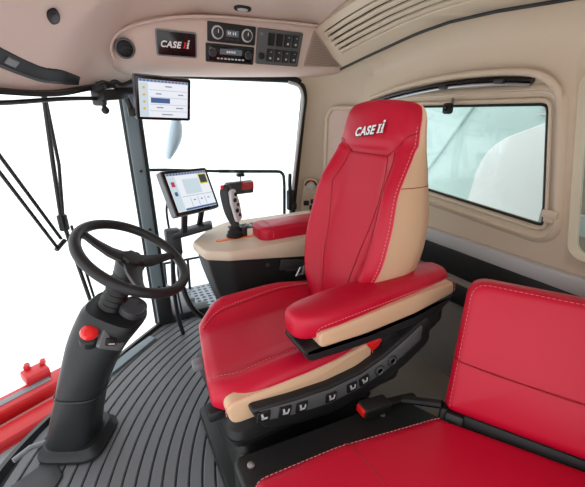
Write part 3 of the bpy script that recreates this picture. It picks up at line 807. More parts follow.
side = roundpoly([(.168, .514), (.30, .513), (.42, .514), (.55, .523), (.665, .545), (.665, .452), (.42, .425), (.185, .435)], [.038, .4, .4, .4, .02, .03, .2, .036], 8)
for s in (-1, 1):
    yb = CY+s*.213
    bm = BM(); prism(bm, side, (.11*(s > 0), yb, 0), X, Z, Y*s, .036, r=.010, rback=0, dome=.004); sp = obj('side_panel', bm, TAN, t, label='tan leather side panel')
    bm = BM(); stitches(bm, [V((q.x+.11*(s > 0), yb+s*.034, q.y)) for q in inset(side, -.004)[:46]], .0012); obj('stitching', bm, STITCH, sp)
# left armrest (near the door)
AY = .725
def a_sec(x, w, zt, zb, k, n=28):
    out = []
    for i in range(n):
        a = 2*PI*i/n; cc, ss = math.cos(a), math.sin(a)
        u = math.copysign(abs(cc)**.5, cc); s = math.copysign(abs(ss)**.5, ss)
        out.append(V((x, AY+.012*sm(.4, .7, x)+u*w*(.85+.15*k)+s*0, (zt+zb)/2+s*(zt-zb)/2*(.5+.5*k)-.010*max(0, s)*abs(u)**3)))
    return out
ax = [(.378, .025, .3), (.383, .036, .55), (.394, .046, .8), (.412, .054, .93), (.44, .061, 1), (.5, .069, 1), (.6, .072, 1), (.7, .070, 1), (.8, .068, 1), (.9, .064, 1), (.96, .058, .95), (.985, .050, .8), (1.0, .036, .5), (1.005, .02, .3)]
bm = BM(); loft(bm, [a_sec(x, w, .722+.012*sm(.5, .95, x), .635-.005*sm(.4, .6, x), k) for x, w, k in ax]); ar = obj('armrest', bm, RED, t, ang=80)
band = roundpoly([(.43, .668), (.60, .678), (.80, .690), (.975, .700), (.985, .652), (.80, .622), (.60, .612), (.44, .618)], [.022, .3, .3, .02, .02, .2, .3, .02], 8)
bm = BM(); prism(bm, band, (0, .705, 0), X, Z, -Y, .054, r=.010, rback=0, dome=.002); ab = obj('armrest_side', bm, TAN, t, label='tan leather armrest side')
bm = BM(); stitches(bm, [V((q.x, .6535, q.y)) for q in inset(band, -.004)[:40]], .0012); stitches(bm, [V((q.x, .660, q.y+.010)) for q in inset(band, -.004)[:32]], .0011); obj('stitching', bm, STITCH, ab)
tray = roundpoly([(.385, .625), (.44, .618), (.62, .612), (.82, .622), (.99, .652), (1.0, .63), (.92, .575), (.70, .565), (.53, .568), (.41, .575)], [.01, .02, .2, .2, .01, .02, .1, .2, .1, .03], 6)
bm = BM(); prism(bm, tray, (0, .775, 0), X, Z, -Y, .118, r=.014); obj('armrest_tray', bm, BLACK, t)
bm = BM(); prism(bm, roundpoly([(.80, .60), (.99, .65), (1.0, .52), (.90, .46)], .03), (0, .76, 0), X, Z, -Y, .07, r=.01); lathe(bm, [(.035, 0), (.035, .02), (.028, .026), (.001, .026)], (.925, .70, .56), -Y, 24); obj('armrest_arm', bm, BLACK, t)
# control pod along the near side
pod_up = [(.225, .497), (.35, .480), (.483, .468), (.60, .475), (.70, .506), (.80, .555), (.885, .605)]
pod_lo = [(.905, .48), (.80, .420), (.69, .378), (.58, .358), (.488, .352), (.37, .372), (.265, .415)]
pod = roundpoly(pod_up+pod_lo, [.012, .2, .2, .2, .2, .2, .03, .04, .2, .2, .2, .2, .2, .02], 5)
bm = BM(); prism(bm, pod, (0, .715, 0), X, Z, -Y, .060, r=.010); cp = obj('control_pod', bm, BLACK, t)
def pod_mid(x, f=.32):
    return tri(interp(pod_up, x), interp(sorted(pod_lo), x), f)
strip_p = roundpoly([(x, pod_mid(x, .10)) for x in (.245, .35, .48, .6, .7, .78, .85)]+[(x, pod_mid(x, .56)) for x in (.85, .78, .7, .6, .48, .35, .255)], .01, 4)
bm = BM(); prism(bm, strip_p, (0, .657, 0), X, Z, -Y, .005, r=.002, rback=0); obj('button_strip', bm, STRIPM, cp)
for x in (.262, .326, .380, .482, .560, .608):
    zc = pod_mid(x, .33); sl = math.atan2(pod_mid(x+.02, .33)-pod_mid(x-.02, .33), .04); uu = V((math.cos(sl), 0, math.sin(sl))); ww = V((-math.sin(sl), 0, math.cos(sl)))
    bm = BM(); prism(bm, roundpoly(rect(-.019, -.0165, .019, .0165), .004), (x, .652, zc), uu, ww, -Y, .005, r=.002, rback=0); bt = obj('button', bm, RUBBER, t)
    bm = BM(); q = V((x, .6467, zc))
    rbox(bm, q+uu*.002-ww*.005, (.018, .006, .0008), 0, axes=(uu, ww, -Y)); rbox(bm, q-uu*.005+ww*.003, (.006, .017, .0008), 0, axes=((uu+ww*.35).normalized(), (ww-uu*.35).normalized(), -Y))
    if x > .3: rbox(bm, q+uu*.010+ww*.003, (.005, .010, .0008), 0, axes=(uu, ww, -Y))
    obj('button_icon', bm, LTGREY, bt)
for x in (.670, .722):
    zc = pod_mid(x, .36)
    bm = BM(); lathe(bm, [(.019, 0), (.019, .006), (.015, .009), (.012, .006), (.001, .006)], (x, .654, zc), -Y, 22); dl = obj('dial', bm, DKGREY, t)
    bm = BM(); lathe(bm, [(.0125, 0), (.0125, .001), (.0105, .001), (.0105, 0)], (x, .6475, zc), -Y, 18); obj('dial_ring', bm, GREY, dl)
bm = BM(); rbox(bm, (.665, .690, .545), (.05, .03, .05), .008, axes=(V((.8, 0, .6)), Y, V((-.6, 0, .8)))); obj('belt_buckle_button', bm, REDP, t, label='red belt buckle button')
bm = BM(); rbox(bm, (.715, .700, .555), (.07, .045, .10), .012, axes=(V((.8, 0, .6)), Y, V((-.6, 0, .8)))); obj('belt_buckle', bm, BLACK, t)
# base rim, suspension and slide rails
def ringsec(z, x0_, x1_, y0_, y1_, rad): return [V((p.x, p.y, z)) for p in roundpoly(rect(x0_, y0_, x1_, y1_), rad, 6)]
bm = BM(); loft(bm, [ringsec(z, a, b, c, d, .05) for z, a, b, c, d in ((.335, .20, .80, .70, 1.10), (.345, .18, .82, .685, 1.115), (.368, .175, .82, .68, 1.12), (.372, .185, .81, .69, 1.11), (.376, .175, .82, .68, 1.12), (.400, .180, .82, .685, 1.115), (.408, .19, .80, .70, 1.10), (.430, .21, .76, .72, 1.08))]); obj('base_rim', bm, BLACK, t)
bm = BM(); loft(bm, [[V((p.x, p.y, z)) for p in roundpoly(rect(.21, .74, .76, 1.13), .03, 5)] for z in [.02]+[.05+.0125*k for k in range(22)]+[.335]]) if False else loft(bm, [[V((.485+(p.x)*(1-.03*(k % 2)), .935+(p.y)*(1-.03*(k % 2)), .06+.0175*k)) for p in roundpoly(rect(-.27, -.19, .27, .19), .04, 5)] for k in range(17)]); obj('suspension_bellows', bm, RUBBER, t)
bm = BM(); rbox(bm, (.485, .935, .045), (.62, .46, .05), .012); obj('floor_plate', bm, BLACK, t)
bm = BM(); rbox(bm, (.165, .985, .43), (.04, .04, .03), .008); obj('slide_knob', bm, GREY, t)
bm = BM(); rbox(bm, (.165, .79, .405), (.05, .05, .035), .008); obj('slide_handle', bm, BLACK, t)
# lettered strap pouch on the far side of the seat
bm = BM()
for k in range(3): tube(bm, [(.66+.03*k, 1.19, .565), (.68+.03*k, 1.19, .60), (.70+.03*k, 1.19, .605), (.69+.03*k, 1.19, .57)], .005, 6, True)
obj('suspension_spring', bm, METAL, t)

# ------------------------------------------------------------------ right hand console
t = thing('side_console', 'beige-topped black control console right of the driver seat', 'console', (.6, 1.5, .02))
top = roundpoly([(.285, 1.50), (.305, 1.36), (.40, 1.295), (.62, 1.285), (1.05, 1.285), (1.05, 1.74), (.52, 1.74), (.40, 1.66)], [.06, .05, .08, .2, .02, .03, .1, .08], 6)
bm = BM(); bmv = []
def slab(z0f, z1f, ins0, ins1):
    return [[V((p.x, p.y, z0f(p.x))) for p in inset(top, ins0)], [V((p.x, p.y, tri(z0f(p.x), z1f(p.x), .25))) for p in inset(top, 0)], [V((p.x, p.y, tri(z0f(p.x), z1f(p.x), .7))) for p in top], [V((p.x, p.y, z1f(p.x)-.002)) for p in inset(top, ins1*.5)], [V((p.x, p.y, z1f(p.x))) for p in inset(top, ins1)]]
loft(bm, slab(lambda x: .645-.08*sm(.4, 1.0, x), lambda x: .690+.0*x, .008, .012)); obj('console_top', bm, TRIM, t)
bm = BM(); bot = [V((p.x, p.y)) for p in inset(top, .015)]
cen = V((.75, 1.53))
bmr = []
for k in range(7):
    q = k/6; bmr.append([V((tri(p.x, cen.x+(p.x-cen.x)*.70, q**1.3), tri(p.y, cen.y+(p.y-cen.y)*.86, q), tri(.650-.08*sm(.4, 1.0, p.x), .20, q))) for p in bot])
loft(bm, bmr[::-1]); cb = obj('console_body', bm, BLACK, t)
bm = BM(); rbox(bm, (.80, 1.2755, .56), (.36, .012, .05), .004, axes=(V((.985, 0, -.17)), Y, V((.17, 0, .985)))); rbox(bm, (.80, 1.272, .535), (.30, .010, .008), .002, axes=(V((.985, 0, -.17)), Y, V((.17, 0, .985)))); 
for k in range(4): lathe(bm, [(.006, 0), (.006, .005), (.001, .006)], (.66+.08*k, 1.270, .585-.014*k), -Y, 10)
lathe(bm, [(.010, 0), (.010, .006), (.004, .008), (.001, .008)], (.565, 1.285, .60), -Y, 14)
obj('side_rail', bm, DKGREY, cb)
bm = BM(); rbox(bm, (.62, 1.52, .12), (.30, .20, .20), .02); obj('console_foot', bm, BLACK, t)
# joystick gate, button field
bm = BM(); prism(bm, roundpoly(rect(-.10, -.015, .11, .015), .012), (.485, 1.452, .688), X, Y, Z, .005, r=.002, rback=0); obj('lever_gate', bm, ORANGE, t, label='orange lever gate')
bm = BM(); prism(bm, roundpoly(rect(-.10, -.035, .12, .05), .02), (.60, 1.60, .688), X, Y, Z, .004, r=.0015, rback=0); kf = obj('keypad', bm, RUBBER, t)
for i in range(7):
    for j in range(2):
        bm = BM(); rbox(bm, (.522+i*.028, 1.582+j*.032, .696), (.018, .018, .010), .003); obj('key', bm, [LTGREY, DKGREY, GREY][(i*2+j*3) % 3], kf)
bm = BM(); js = V((.485, 1.475, .692))
lathe(bm, [(.040, 0), (.042, .008), (.034, .016), (.036, .024), (.026, .034), (.028, .042), (.018, .054), (.016, .075)], js, Z, 20); rbox(bm, js+V((.04, -.01, .02)), (.03, .03, .05), .008); jb = obj('joystick_boot', bm, RUBBER, t)
gp = spline([(.490, 1.475, .745), (.472, 1.477, .80), (.460, 1.478, .86), (.455, 1.479, .905), (.463, 1.480, .938)], 6)
bm = BM(); tube(bm, gp, [tri(.020, .028, sm(0, 9, i)) if i < 18 else tri(.028, .010, ((i-18)/6)**1.6) for i in range(len(gp))], 16); jg = obj('joystick_grip', bm, DKGREY, t)
gx = V((.50, -.86, .05)).normalized(); gz = V((-.20, 0, .98)).normalized(); gv = gz-gx*gz.dot(gx); gv.normalize()
gs = gx.cross(gv)
bm = BM(); prism(bm, roundpoly([(-.022, -.085), (.018, -.095), (.026, .0), (.018, .06), (-.014, .062), (-.026, .0)], .014), V((.474, 1.465, .86))+gx*.012, gs, gv, gx, .016, r=.005); jf = obj('button_face', bm, LTGREY, t, label='pale button face')
for k, (u, v, rad) in enumerate(((-.006, .038, .009), (.006, .014, .010), (-.008, -.012, .008), (.006, -.036, .010), (-.006, -.062, .008))):
    bm = BM(); lathe(bm, [(rad, 0), (rad, .004), (rad*.7, .006), (.001, .006)], V((.474, 1.465, .86))+gx*.028+gs*u+gv*v, gx, 14); obj('thumb_button', bm, RUBBER, jf)
bm = BM(); lathe(bm, [(.009, 0), (.009, .010), (.005, .014), (.001, .014)], V((.440, 1.475, .925)), V((-.3, -.3, .9)), 14); obj('trigger_button', bm, REDP, t, label='red trigger button')
# padded armrest on the console
pad = roundpoly(rect(.57, 1.345, .98, 1.50), [.05, .03, .03, .05], 8)
bm = BM(); prism(bm, pad, (0, 0, .688), X, Y, Z, .062, r=.022, rback=.004, dome=.006, seg=5); ap = obj('armrest_pad', bm, RED, t, label='red leather armrest pad')
bm = BM(); stitches(bm, [V((.625, 1.350, .70))]+[V((.625, 1.344, .70+.028*k/6)) for k in range(7)]+[V((.625, 1.36+.12*k/6, .7535)) for k in range(7)], .0012); obj('stitching', bm, STITCH, ap)

# ------------------------------------------------------------------ monitors
def monitor(name, label, C, yaw, tilt, roll, w, h, kind, group):
    u, v, n = frame(yaw, tilt, roll); C = V(C)
    t = thing(name, label, 'monitor', C-v*h/2, group)
    at = lambda a, b, c=0.: C+u*a*w+v*b*h+n*c
    bm = BM(); prism(bm, roundpoly(rect(-w/2, -h/2, w/2, h/2), .012), C-n*.034, u, v, n, .030, r=.006, rback=.010); obj('back_shell', bm, GREY, t)
    bm = BM(); prism(bm, roundpoly(rect(-w/2*.985, -h/2*.98, w/2*.985, h/2*.98), .011), C-n*.006, u, v, n, .007, r=.003, rback=0); obj('bezel', bm, GLOSS, t)
    bm = BM(); rbox(bm, C+n*.0012, (w*.87, h*.84, .001), 0, axes=(u, v, n)); sc = obj('screen', bm, SCR, t)
    def el(nm, m, items, lift=.0022):
        bm = BM()
        for a, b, ww, hh in items: rbox(bm, at(a, b, lift), (ww*w, hh*h, .0006), 0, axes=(u, v, n))
        obj(nm, bm, m, sc)
    el('status_bar', SCRG, [(0, .395, .87, .055)])
    el('status_icon', SCRB, [(-.40+.062*k, .395, .03, .035) for k in range(14)], .0028)
    el('side_bar', SCRP, [(-.355, -.03, .15, .76)])
    if kind == 0:
        el('side_icon', SCRO, [(-.355, .24-.155*k, .045, .05) for k in range(4)], .0028)
        el('grid_line', SCRG, [(.08, .20, .68, .008), (.08, .04, .68, .008), (.08, -.12, .68, .008), (.08, -.27, .68, .008), (.08, .29, .12, .03), (.30, .12, .10, .03), (-.10, .12, .10, .03), (-.08, -.19, .12, .03), (.28, -.19, .14, .03), (.05, -.35, .2, .03)], .0028)
        el('highlight_bar', SCRB, [(-.07, -.03, .34, .115)], .0034)
    else:
        el('side_icon', SCRR, [(-.355, .18, .07, .11)], .0028)
        el('side_button', SCRB, [(-.355, -.03, .06, .09)], .0028)
        el('map_view', SCRP, [(.03, .10, .36, .34)])
        el('camera_view', SCRY, [(.32, .24, .19, .24)], .0028)
        el('camera_scene', SCRD, [(.32, .24, .16, .19)], .0034)
        el('grid_line', SCRG, [(.08, -.11, .68, .010), (-.10, -.25, .008, .2), (.06, -.25, .008, .2), (.22, -.25, .008, .2), (-.02, -.21, .05, .03), (.14, -.21, .05, .03), (.30, -.21, .05, .03)], .0028)
        el('footer_bar', SCRB, [(.08, -.39, .70, .045)], .0028)
    return t, C, u, v, n
mon, C, u, v, n = monitor('display_monitor', 'upper black display monitor hanging below the overhead console', (.2853, 1.7757, 1.299), -1.452, -.238, -.033, .25, .19, 0, None)
mt = mon
bm = BM(); rbox(bm, (.075, 1.80, 1.315), (.15, .05, .045), .012, axes=(V((.72, .68, .1)).normalized(), V((-.68, .72, 0)).normalized(), Z)); obj('clamp_body', bm, BLACK, mt)
bm = BM(); rbox(bm, (.02, 1.775, 1.31), (.03, .06, .085), .010, axes=(V((.7, .7, 0)), V((-.7, .7, 0)), Z)); obj('clamp_jaw', bm, DKGREY, mt)
bm = BM(); tube(bm, [(.03, 1.77, 1.29), (.035, 1.765, 1.262)], .009, 10); lathe(bm, [(.001, -.016), (.010, -.013), (.016, -.004), (.016, .004), (.010, .013), (.001, .016)], (.036, 1.764, 1.250), Z, 18); obj('ball_stud', bm, RUBBER, mt)
bm = BM(); tube(bm, [(.09, 1.80, 1.33), (.17, 1.84, 1.335), C-n*.04], .016, 10); lathe(bm, [(.028, 0), (.028, .03), (.020, .034)], C-n*.066, n, 18); obj('swivel_arm', bm, RUBBER, mt)
bm = BM(); tube(bm, [(.13, 1.80, 1.30), (.14, 1.80, 1.26), (.15, 1.82, 1.235)], .013, 10); rbox(bm, (.143, 1.80, 1.243), (.035, .03, .035), .008); obj('cable_gland', bm, BLACK, mt)
bm = BM(); tube(bm, spline([(.06, 1.79, 1.345), (.09, 1.77, 1.365), (.12, 1.79, 1.355), (.16, 1.80, 1.37)], 6), .009, 8); tube(bm, spline([(.02, 1.76, 1.35), (.05, 1.75, 1.36), (.09, 1.78, 1.345)], 6), .007, 8); obj('cable', bm, RUBBER, mt)
bm = BM(); tube(bm, spline([(-.37, 1.2, 1.255), (-.262, 1.457, 1.264), (-.10, 1.66, 1.288), (.02, 1.775, 1.297)], 8), .008, 10)
rl = one('accessory_rail', bm, BLACK, 'thin black accessory rail running along the windshield top', 'rail')
bm = BM(); tube(bm, [(.025, 1.78, 1.297), (.045, 1.80, 1.297)], .012, 10); obj('rail_end', bm, RUBBER, rl)

mon2, C, u, v, n = monitor('display_monitor', 'lower black display monitor with a map screen above the side console', (.3170, 1.525, .918), -1.011, .410, -.054, .26, .198, 1, None)
mt = mon2
for s in (-1, 1):
    bm = BM(); p0 = C+u*s*.055-v*.06-n*.034; p1 = V((.30, 1.57, .715))+u*s*.045
    prism(bm, roundpoly([(-.014, 0), (.014, 0), (.022, (p0-p1).length), (-.008, (p0-p1).length)], .006), p1, u, (p0-p1).normalized(), n, .014, r=.003); obj('fork_arm', bm, BLACK, mt)
bm = BM(); rbox(bm, (.31, 1.575, .722), (.19, .08, .030), .010, axes=(V((.94, -.25, .22)).normalized(), V((.25, .97, 0)).normalized(), V((-.22, 0, .97)).normalized())); obj('stand_plate', bm, BLACK, mt)
bm = BM(); rbox(bm, (.222, 1.61, .665), (.07, .06, .13), .012); obj('pivot_block', bm, DKGREY, mt)
bm = BM(); tube(bm, spline([(.215, 1.62, .62), (.205, 1.68, .40), (.215, 1.76, .18), (.24, 1.82, .013)], 8), .012, 8); obj('support_tube', bm, BLACK, mt)
bm = BM(); tube(bm, spline([(.235, 1.565, .62), (.225, 1.54, .48), (.27, 1.52, .32), (.40, 1.53, .19)], 8), .013, 8); hs = one('cable_conduit', bm, RUBBER, 'black cable conduit drooping from the monitor stand to the console foot', 'conduit')
bm = BM(); tube(bm, spline([(.245, 1.60, .90), (.225, 1.72, .80), (.235, 1.78, .60), (.24, 1.85, .35), (.26, 1.90, .1)], 8), .006, 8); cbl = one('monitor_cable', bm, RUBBER, 'thin black cable running down beside the front pillar behind the lower monitor', 'cable')

# ------------------------------------------------------------------ handle and things outside the side window
t = thing('grab_rail', 'black grab rail outside the side window, bent down at its rear end', 'rail', (1.06, 2.12, .3))
bm = BM(); tube(bm, [V((.62, 2.12, .905)), V((.99, 2.12, .878))]+spline([(.99, 2.12, .878), (1.055, 2.12, .865), (1.075, 2.12, .80), (1.075, 2.12, .55), (1.075, 2.12, .02)], 6), .011, 10); obj('bent_tube', bm, BLACK, t)
bm = BM(); tube(bm, [(.62, 2.12, .905), (.30, 2.16, .93), (.20, 2.16, .935)], .009, 8); obj('tube_end', bm, RUBBER, t)
t = thing('marker_lamp', 'small dark lamp with a red lens hanging from the outside grab rail', 'marker lamp', (.77, 2.12, .76))
bm = BM(); rbox(bm, (.757, 2.12, .872), (.05, .035, .022), .006); obj('clamp', bm, BLACK, t)
bm = BM(); tube(bm, [(.757, 2.12, .868), (.757, 2.12, .83)], .004, 8); obj('hanger', bm, RUBBER, t)
bm = BM(); rbox(bm, (.745, 2.12, .79), (.185, .05, .082), .010, axes=(V((1, 0, .02)), Y, Z)); obj('housing', bm, DKGREY, t)
bm = BM(); rbox(bm, (.795, 2.092, .803), (.080, .014, .052), .006); obj('lens', bm, REDLENS, t)
t = thing('door_handle', 'black vertical latch handle at the rear edge of the side window', 'handle', (1.06, 1.99, .60))
bm = BM(); rbox(bm, (1.055, 1.99, .70), (.05, .04, .14), .014); rbox(bm, (1.075, 1.975, .66), (.035, .03, .05), .010); obj('latch_body', bm, BLACK, t)
bm = BM(); tube(bm, spline([(1.05, 1.985, .76), (1.04, 1.97, .82), (1.045, 1.975, .88)], 5), [.012]*10+[.008], 10); obj('lever', bm, RUBBER, t)
bm = BM(); sec = []
for k in range(15):
    a = k/14; zz = 1.235-.255*a; xx = .425-.075*a+.018*math.sin(a*PI); w = .044*math.sin(PI*min(max(a*.9+.06, .0), 1))**.55
    sec.append([V((xx+w*math.cos(q*PI/8), 2.30+.05*math.sin(q*PI/8), zz)) for q in range(16)])
loft(bm, sec); t = one('exterior_mirror', bm, MIRRM, 'pale curved mirror outside the side window behind the upper monitor', 'mirror')
bm = BM(); tube(bm, spline([(.43, 2.32, 1.21), (.42, 2.36, 1.32), (.40, 2.30, 1.42)], 5), .010, 8); obj('mirror_arm', bm, RUBBER, t)
# step platform outside
t = thing('step_platform', 'grey perforated steel step platform outside the side window', 'platform', (.5, 2.4, -.2))
bm = BM(); rbox(bm, (.48, 2.38, -.115), (.62, .50, .03), .004); obj('tread', bm, PERF, t)
bm = BM(); rbox(bm, (.30, 2.30, -.02), (.04, .36, .16), .01, axes=(V((.9, .4, 0)).normalized(), V((-.4, .9, 0)).normalized(), Z)); obj('kick_plate', bm, GREY, t)
for x in (.26, .44, .68):
    bm = BM(); tube(bm, [(x, 2.60, -.1), (x+.01, 2.60, .16)], .011, 8); obj('post', bm, BLACK, t)
bm = BM(); tube(bm, [(.2, 2.60, .16), (.72, 2.60, .16)], .010, 8); obj('post_rail', bm, BLACK, t)
bm = BM(); rbox(bm, (.24, 2.20, -.06), (.03, .12, .05), .01); obj('tail_reflector', bm, REDLENS, t)

# ------------------------------------------------------------------ wiper outside the windshield
t = thing('windshield_wiper', 'long black wiper arm with two rods hanging outside the windshield', 'wiper', (-.17, 1.84, .33))
WN = V((-.777, .63, 0))
def wp(x, y, z, h=0): return V((x, y, z))+WN*h
bm = BM(); tube(bm, [wp(-.174, 1.793, 1.325), wp(-.197, 1.765, 1.03), wp(-.212, 1.747, .80)], .009, 8); obj('arm', bm, RUBBER, t)
bm = BM(); tube(bm, [wp(-.165, 1.80, 1.32, .01), wp(-.172, 1.796, 1.03, .01), wp(-.20, 1.765, .80, .01)], .007, 8); obj('link_rod', bm, RUBBER, t)
bm = BM(); rbox(bm, wp(-.209, 1.75, .785), (.035, .03, .075), .008, axes=(V((.63, .777, 0)), WN, Z)); obj('joint', bm, BLACK, t)
bm = BM(); tube(bm, [wp(-.207, 1.752, .76), wp(-.178, 1.789, .34)], .009, 8); tube(bm, [wp(-.185, 1.78, .76), wp(-.162, 1.808, .35)], .006, 8); obj('blade', bm, BLACK, t)
bm = BM(); rbox(bm, wp(-.172, 1.795, 1.335), (.06, .03, .02), .006, axes=(V((.63, .777, 0)), WN, Z)); obj('pivot_mount', bm, BLACK, t)
t = thing('wiper_linkage', 'pair of thin black rods slanting down outside the windshield at the left', 'linkage', (-.23, 1.72, .66))
bm = BM(); tube(bm, [wp(-.40, 1.515, 1.35, .02), wp(-.326, 1.606, 1.112, .02), wp(-.216, 1.741, .712, .02)], .007, 8); obj('rod', bm, RUBBER, t)
bm = BM(); tube(bm, [wp(-.42, 1.49, 1.30, .02), wp(-.337, 1.592, 1.054, .02), wp(-.233, 1.720, .675, .02)], .007, 8); obj('rod', bm, RUBBER, t)
bm = BM(); tube(bm, [wp(-.24, 1.712, .672, .02), wp(-.205, 1.755, .70, .02)], .010, 8); obj('end_link', bm, BLACK, t)

# ------------------------------------------------------------------ red header of the machine beyond the windshield
t = thing('harvester_header', 'red machine frame with grey strips seen through the windshield beside the column', 'machine frame', (-.7, 2.0, -.45))
def beam(nm, a, b, w, h, m, r=.012):
    a, b = V(a), V(b); d = (b-a); L = d.length; d.normalize(); s = d.cross(Z).normalized()
    bm = BM(); rbox(bm, (a+b)/2, (L, w, h), r, axes=(d, s, s.cross(d))); return obj(nm, bm, m, t)
dA = (V((-.44, 2.21, 0))-V((-.745, 2.06, 0)))
def ln(p, q0, q1, z): a = V(p)+dA*q0; b = V(p)+dA*q1; a.z = z; b.z = z; return a, b
a, b = ln((-.76, 2.10, 0), -3.0, 1.05, -.35); beam('upper_beam', a, b, .13, .09, MACHRED)
a, b = ln((-.755, 2.10, 0), -3.0, .75, -.305); beam('upper_strip', a, b, .045, .012, GREY, .003)
a, b = ln((-.71, 1.93, 0), -3.0, 1.05, -.42); beam('lower_beam', a, b, .12, .12, MACHRED)
a, b = ln((-.74, 2.0, 0), -3.0, .9, -.47); beam('header_plate', a, b, .34, .04, MACHRED)
a, b = ln((-.67, 1.82, 0), -3.0, 1.0, -.42); beam('lower_strip', a, b, .08, .02, GREY, .003)
a, b = ln((-.65, 1.74, 0), -3.0, 1.0, -.45); beam('edge_beam', a, b, .07, .06, MACHRED)
bm = BM(); rbox(bm, (-.60, 2.26, -.275), (.13, .11, .07), .015, axes=(dA.normalized(), dA.normalized().cross(Z), Z)); rbox(bm, (-.64, 2.29, -.235), (.03, .05, .05), .01); rbox(bm, (-.56, 2.30, -.235), (.03, .05, .04), .01); obj('hinge_block', bm, MACHRED, t)
bm = BM(); tube(bm, spline([(-.95, 1.55, -.40), (-.75, 1.66, -.38), (-.58, 1.74, -.37), (-.50, 1.82, -.36)], 6), .010, 8); obj('hose', bm, RUBBER, t)

# ------------------------------------------------------------------ instructor seat
t = thing('instructor_seat', 'red leather passenger seat with upright backrest beside the driver seat, nearest the camera', 'seat', (.5, .30, .02))
plan_i = roundpoly([(.165, .525), (.40, .505), (.70, .445), (.93, .10), (.90, -.08), (.20, -.08)], [.04, .3, .03, .03, .05, .06], 8)
bm = BM(); prism(bm, plan_i, (0, 0, .375), X, Y, Z, .072, r=.030, rback=.010, dome=.010, seg=6, rings=8); ic_ = obj('cushion', bm, RED, t, ang=80)
e_ = inset(plan_i, .006)
pts = [V((q.x, q.y, .438)) for q in e_[:24]]
bm = BM(); stitches(bm, pts, .0013); obj('stitching', bm, STITCH, ic_, label='pale stitching')
bm = BM(); tube(bm, [V((.42, .500, .436)), V((.425, .485, .4475)), V((.43, .40, .4525)), V((.43, .25, .455)), V((.43, .02, .4515)), V((.43, -.05, .4475))], .0014, 6); obj('seam', bm, SEAM, ic_)
bm = BM(); prism(bm, roundpoly([(.165, .655), (.72, .60), (.80, .42), (.80, -.05), (.165, -.05)], .03), (0, 0, .02), X, Y, Z, .345, r=.012); bs = obj('base_box', bm, BLACK, t)
bm = BM(); lathe(bm, [(.010, 0), (.010, .004), (.006, .006), (.001, .006)], (.205, .61, .365), Z, 14); lathe(bm, [(.008, 0), (.008, .004), (.001, .006)], (.62, .57, .365), Z, 14); obj_split('bolt', bm, METAL, bs)
# backrest: leaning panel turned a little towards the door
B0 = V((0.71, 0.455, 0.454)); TL = V((0.83, 0.493, 0.818)); B0 = B0+V((.525, -.85, 0))*.014; TL = TL+V((.525, -.85, 0))*.030-Z*.008; wd = V((.525, -.85, 0)).normalized(); up = (TL-B0).normalized(); nn = wd.cross(up).normalized()
if nn.x > 0: nn = -nn
up = nn.cross(wd); up = up if up.z > 0 else -up
H_ = (TL-B0).length
outl = roundpoly([(0, .0), (.46, -.0), (.44, H_*1.0), (.0, H_)], [.03, .03, .05, .055], 8)
bm = BM(); prism(bm, outl, B0-nn*.09, wd, up, nn, .10, r=.032, rback=.02, dome=.010, seg=6, rings=8); ib = obj('backrest', bm, RED, t, ang=80)
bm = BM(); pth = [(-.001, .60, -.03), (.004, .60, -.006), (.02, .59, .003), (.10, .575, .012), (.25, .56, .016), (.40, .56, .010), (.45, .57, -.006)]
tube(bm, [B0+wd*a+up*(b*H_*.66)+nn*(.0085+c) for a, b, c in pth], .0015, 6); obj('seam', bm, SEAM, ib)
bm = BM(); stitches(bm, [B0+wd*q.x+up*q.y+nn*.0045 for q in inset(outl, .012)[-14:]+inset(outl, .012)[:4]], .0008); obj('stitching', bm, STITCH, ib, label='pale stitching')
bm = BM(); 
for s in (.03, .40):
    rbox(bm, B0+wd*s-up*.035-nn*.02, (.05, .07, .05), .012, axes=(wd, up, nn)); lathe(bm, [(.016, 0), (.016, .02), (.010, .024), (.001, .024)], B0+wd*(s-.01)-up*.035+nn*.005, nn, 16)
obj_split('hinge', bm, BLACK, t)
bm = BM(); rbox(bm, B0+wd*.24-up*.05-nn*.045, (.50, .10, .06), .015, axes=(wd, up, nn)); obj('gap_filler', bm, RUBBER, t)  # black plate filling the gap between cushion and backrest
bm = BM(); tube(bm, [V((.735, .46, .45)), V((.71, .52, .42)), V((.69, .56, .40))], .012, 8); obj('release_lever', bm, RUBBER, t)
# belt buckle standing between the seats
t = thing('seat_belt_buckle', 'black seat belt buckle with a red button lying between the two seats', 'belt buckle', (.66, .60, .365))
q = V((.60, .592, .388)); bu = V((.93, -.05, -.1)).normalized(); bv = V((.05, .99, 0)).normalized(); bw = bu.cross(bv)
bm = BM(); prism(bm, roundpoly(rect(-.045, -.024, .055, .024), .010), q-bw*.016, bu, bv, bw, .032, r=.007); obj('buckle_body', bm, BLACK, t)
bm = BM(); rbox(bm, q-bu*.044, (.014, .036, .024), .004, axes=(bu, bv, bw)); obj('release_button', bm, REDP, t, label='red release button')
bm = BM(); tube(bm, [q+bu*.05, q+bu*.12-Z*.004, q+bu*.17-Z*.010], .014, 8, flat=.5); obj('buckle_strap', bm, RUBBER, t)
# small camera at the rear window
t = thing('rear_camera', 'small black camera hanging at the top of the rear window', 'camera', (1.385, 1.098, 1.235))
bm = BM(); rbox(bm, (1.372, 1.098, 1.258), (.032, .040, .046), .010); obj('camera_body', bm, RUBBER, t)
bm = BM(); lathe(bm, [(.011, 0), (.011, .006), (.007, .008), (.001, .005)], (1.356, 1.098, 1.258), -X, 18); obj('lens', bm, GLOSS, t)
bm = BM(); tube(bm, [(1.385, 1.09, 1.28), (1.378, 1.085, 1.30)], .006, 8); obj('bracket', bm, GREY, t)
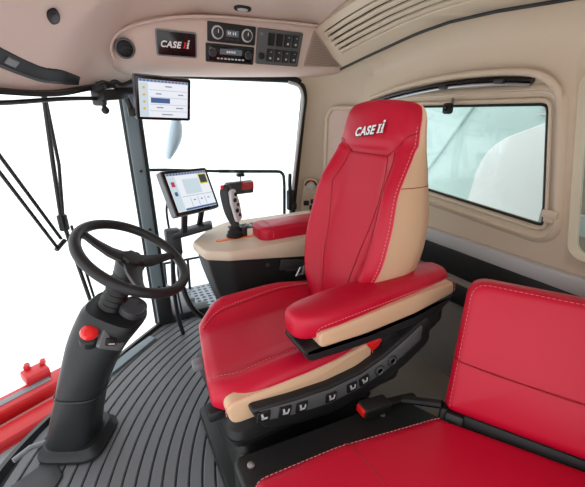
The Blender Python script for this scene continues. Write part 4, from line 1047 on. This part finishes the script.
# grain tank wall behind the rear window
t = thing('grain_tank', 'pale grey-green tank panels seen through the rear window', 'tank', (2.1, 1.0, .3))
bm = BM(); rbox(bm, (2.25, 1.3, .9), (.03, 3.2, 1.9), .004); obj('tank_wall', bm, TANK, t)
bm = BM(); prism(bm, roundpoly([(1.55, .2), (1.45, 1.05), (1.05, 1.22), (.2, 1.16), (.2, .2)], .34), (2.232, 0, 0), Y, Z, -X, .02, r=.008, rback=0); obj('white_panel', bm, TANKW, t)
bm = BM(); a, b = V((2.22, 1.95, .75)), V((2.22, 1.55, 1.35)); d = (b-a).normalized(); rbox(bm, (a+b)/2, (.02, (b-a).length, .02), .006, axes=(X, d, X.cross(d))); obj('brace', bm, TANK, t)
bm = BM()
for k in range(5): rbox(bm, (2.225, .95, 1.24+.035*k), (.02, .42, .014), .005)
obj('tank_grille', bm, LTGREY, t)
bm = BM()
t = thing('exterior_panel', 'grey and white panel outside the rear left corner opening', 'panel', (1.75, .3, .5))
rbox(bm, (1.75, .25, .75), (.03, 1.1, 1.6), .004); obj('panel_sheet', bm, TAUPE, t)
for z, m_ in ((1.10, LTGREY), (.80, LTGREY)):
    bm = BM(); rbox(bm, (1.70, .45, z), (.03, .66, .085), .006); obj('panel_strip', bm, m_, t)

# ------------------------------------------------------------------ world, light, camera
w = bpy.data.worlds.new('world'); S.world = w; w.use_nodes = True
bg = w.node_tree.nodes['Background']; bg.inputs['Color'].default_value = (.97, .985, 1, 1); bg.inputs['Strength'].default_value = 1.25
cam = bpy.data.cameras.new('camera'); cam.sensor_width = 36; cam.sensor_fit = 'HORIZONTAL'; cam.lens = 340/585*36; cam.clip_start = .02
co = bpy.data.objects.new('camera', cam); COL.objects.link(co); co.location = (0, 0, 1.22)
p_, a_ = math.radians(20.3), math.radians(28.3)
dirv = V((math.sin(a_)*math.cos(p_), math.cos(a_)*math.cos(p_), -math.sin(p_)))
co.rotation_euler = dirv.to_track_quat('-Z', 'Y').to_euler(); S.camera = co
S.view_settings.view_transform = 'Standard'; S.view_settings.look = 'None'; S.view_settings.gamma = 1; S.view_settings.use_curve_mapping = False
S.view_settings.exposure = .64
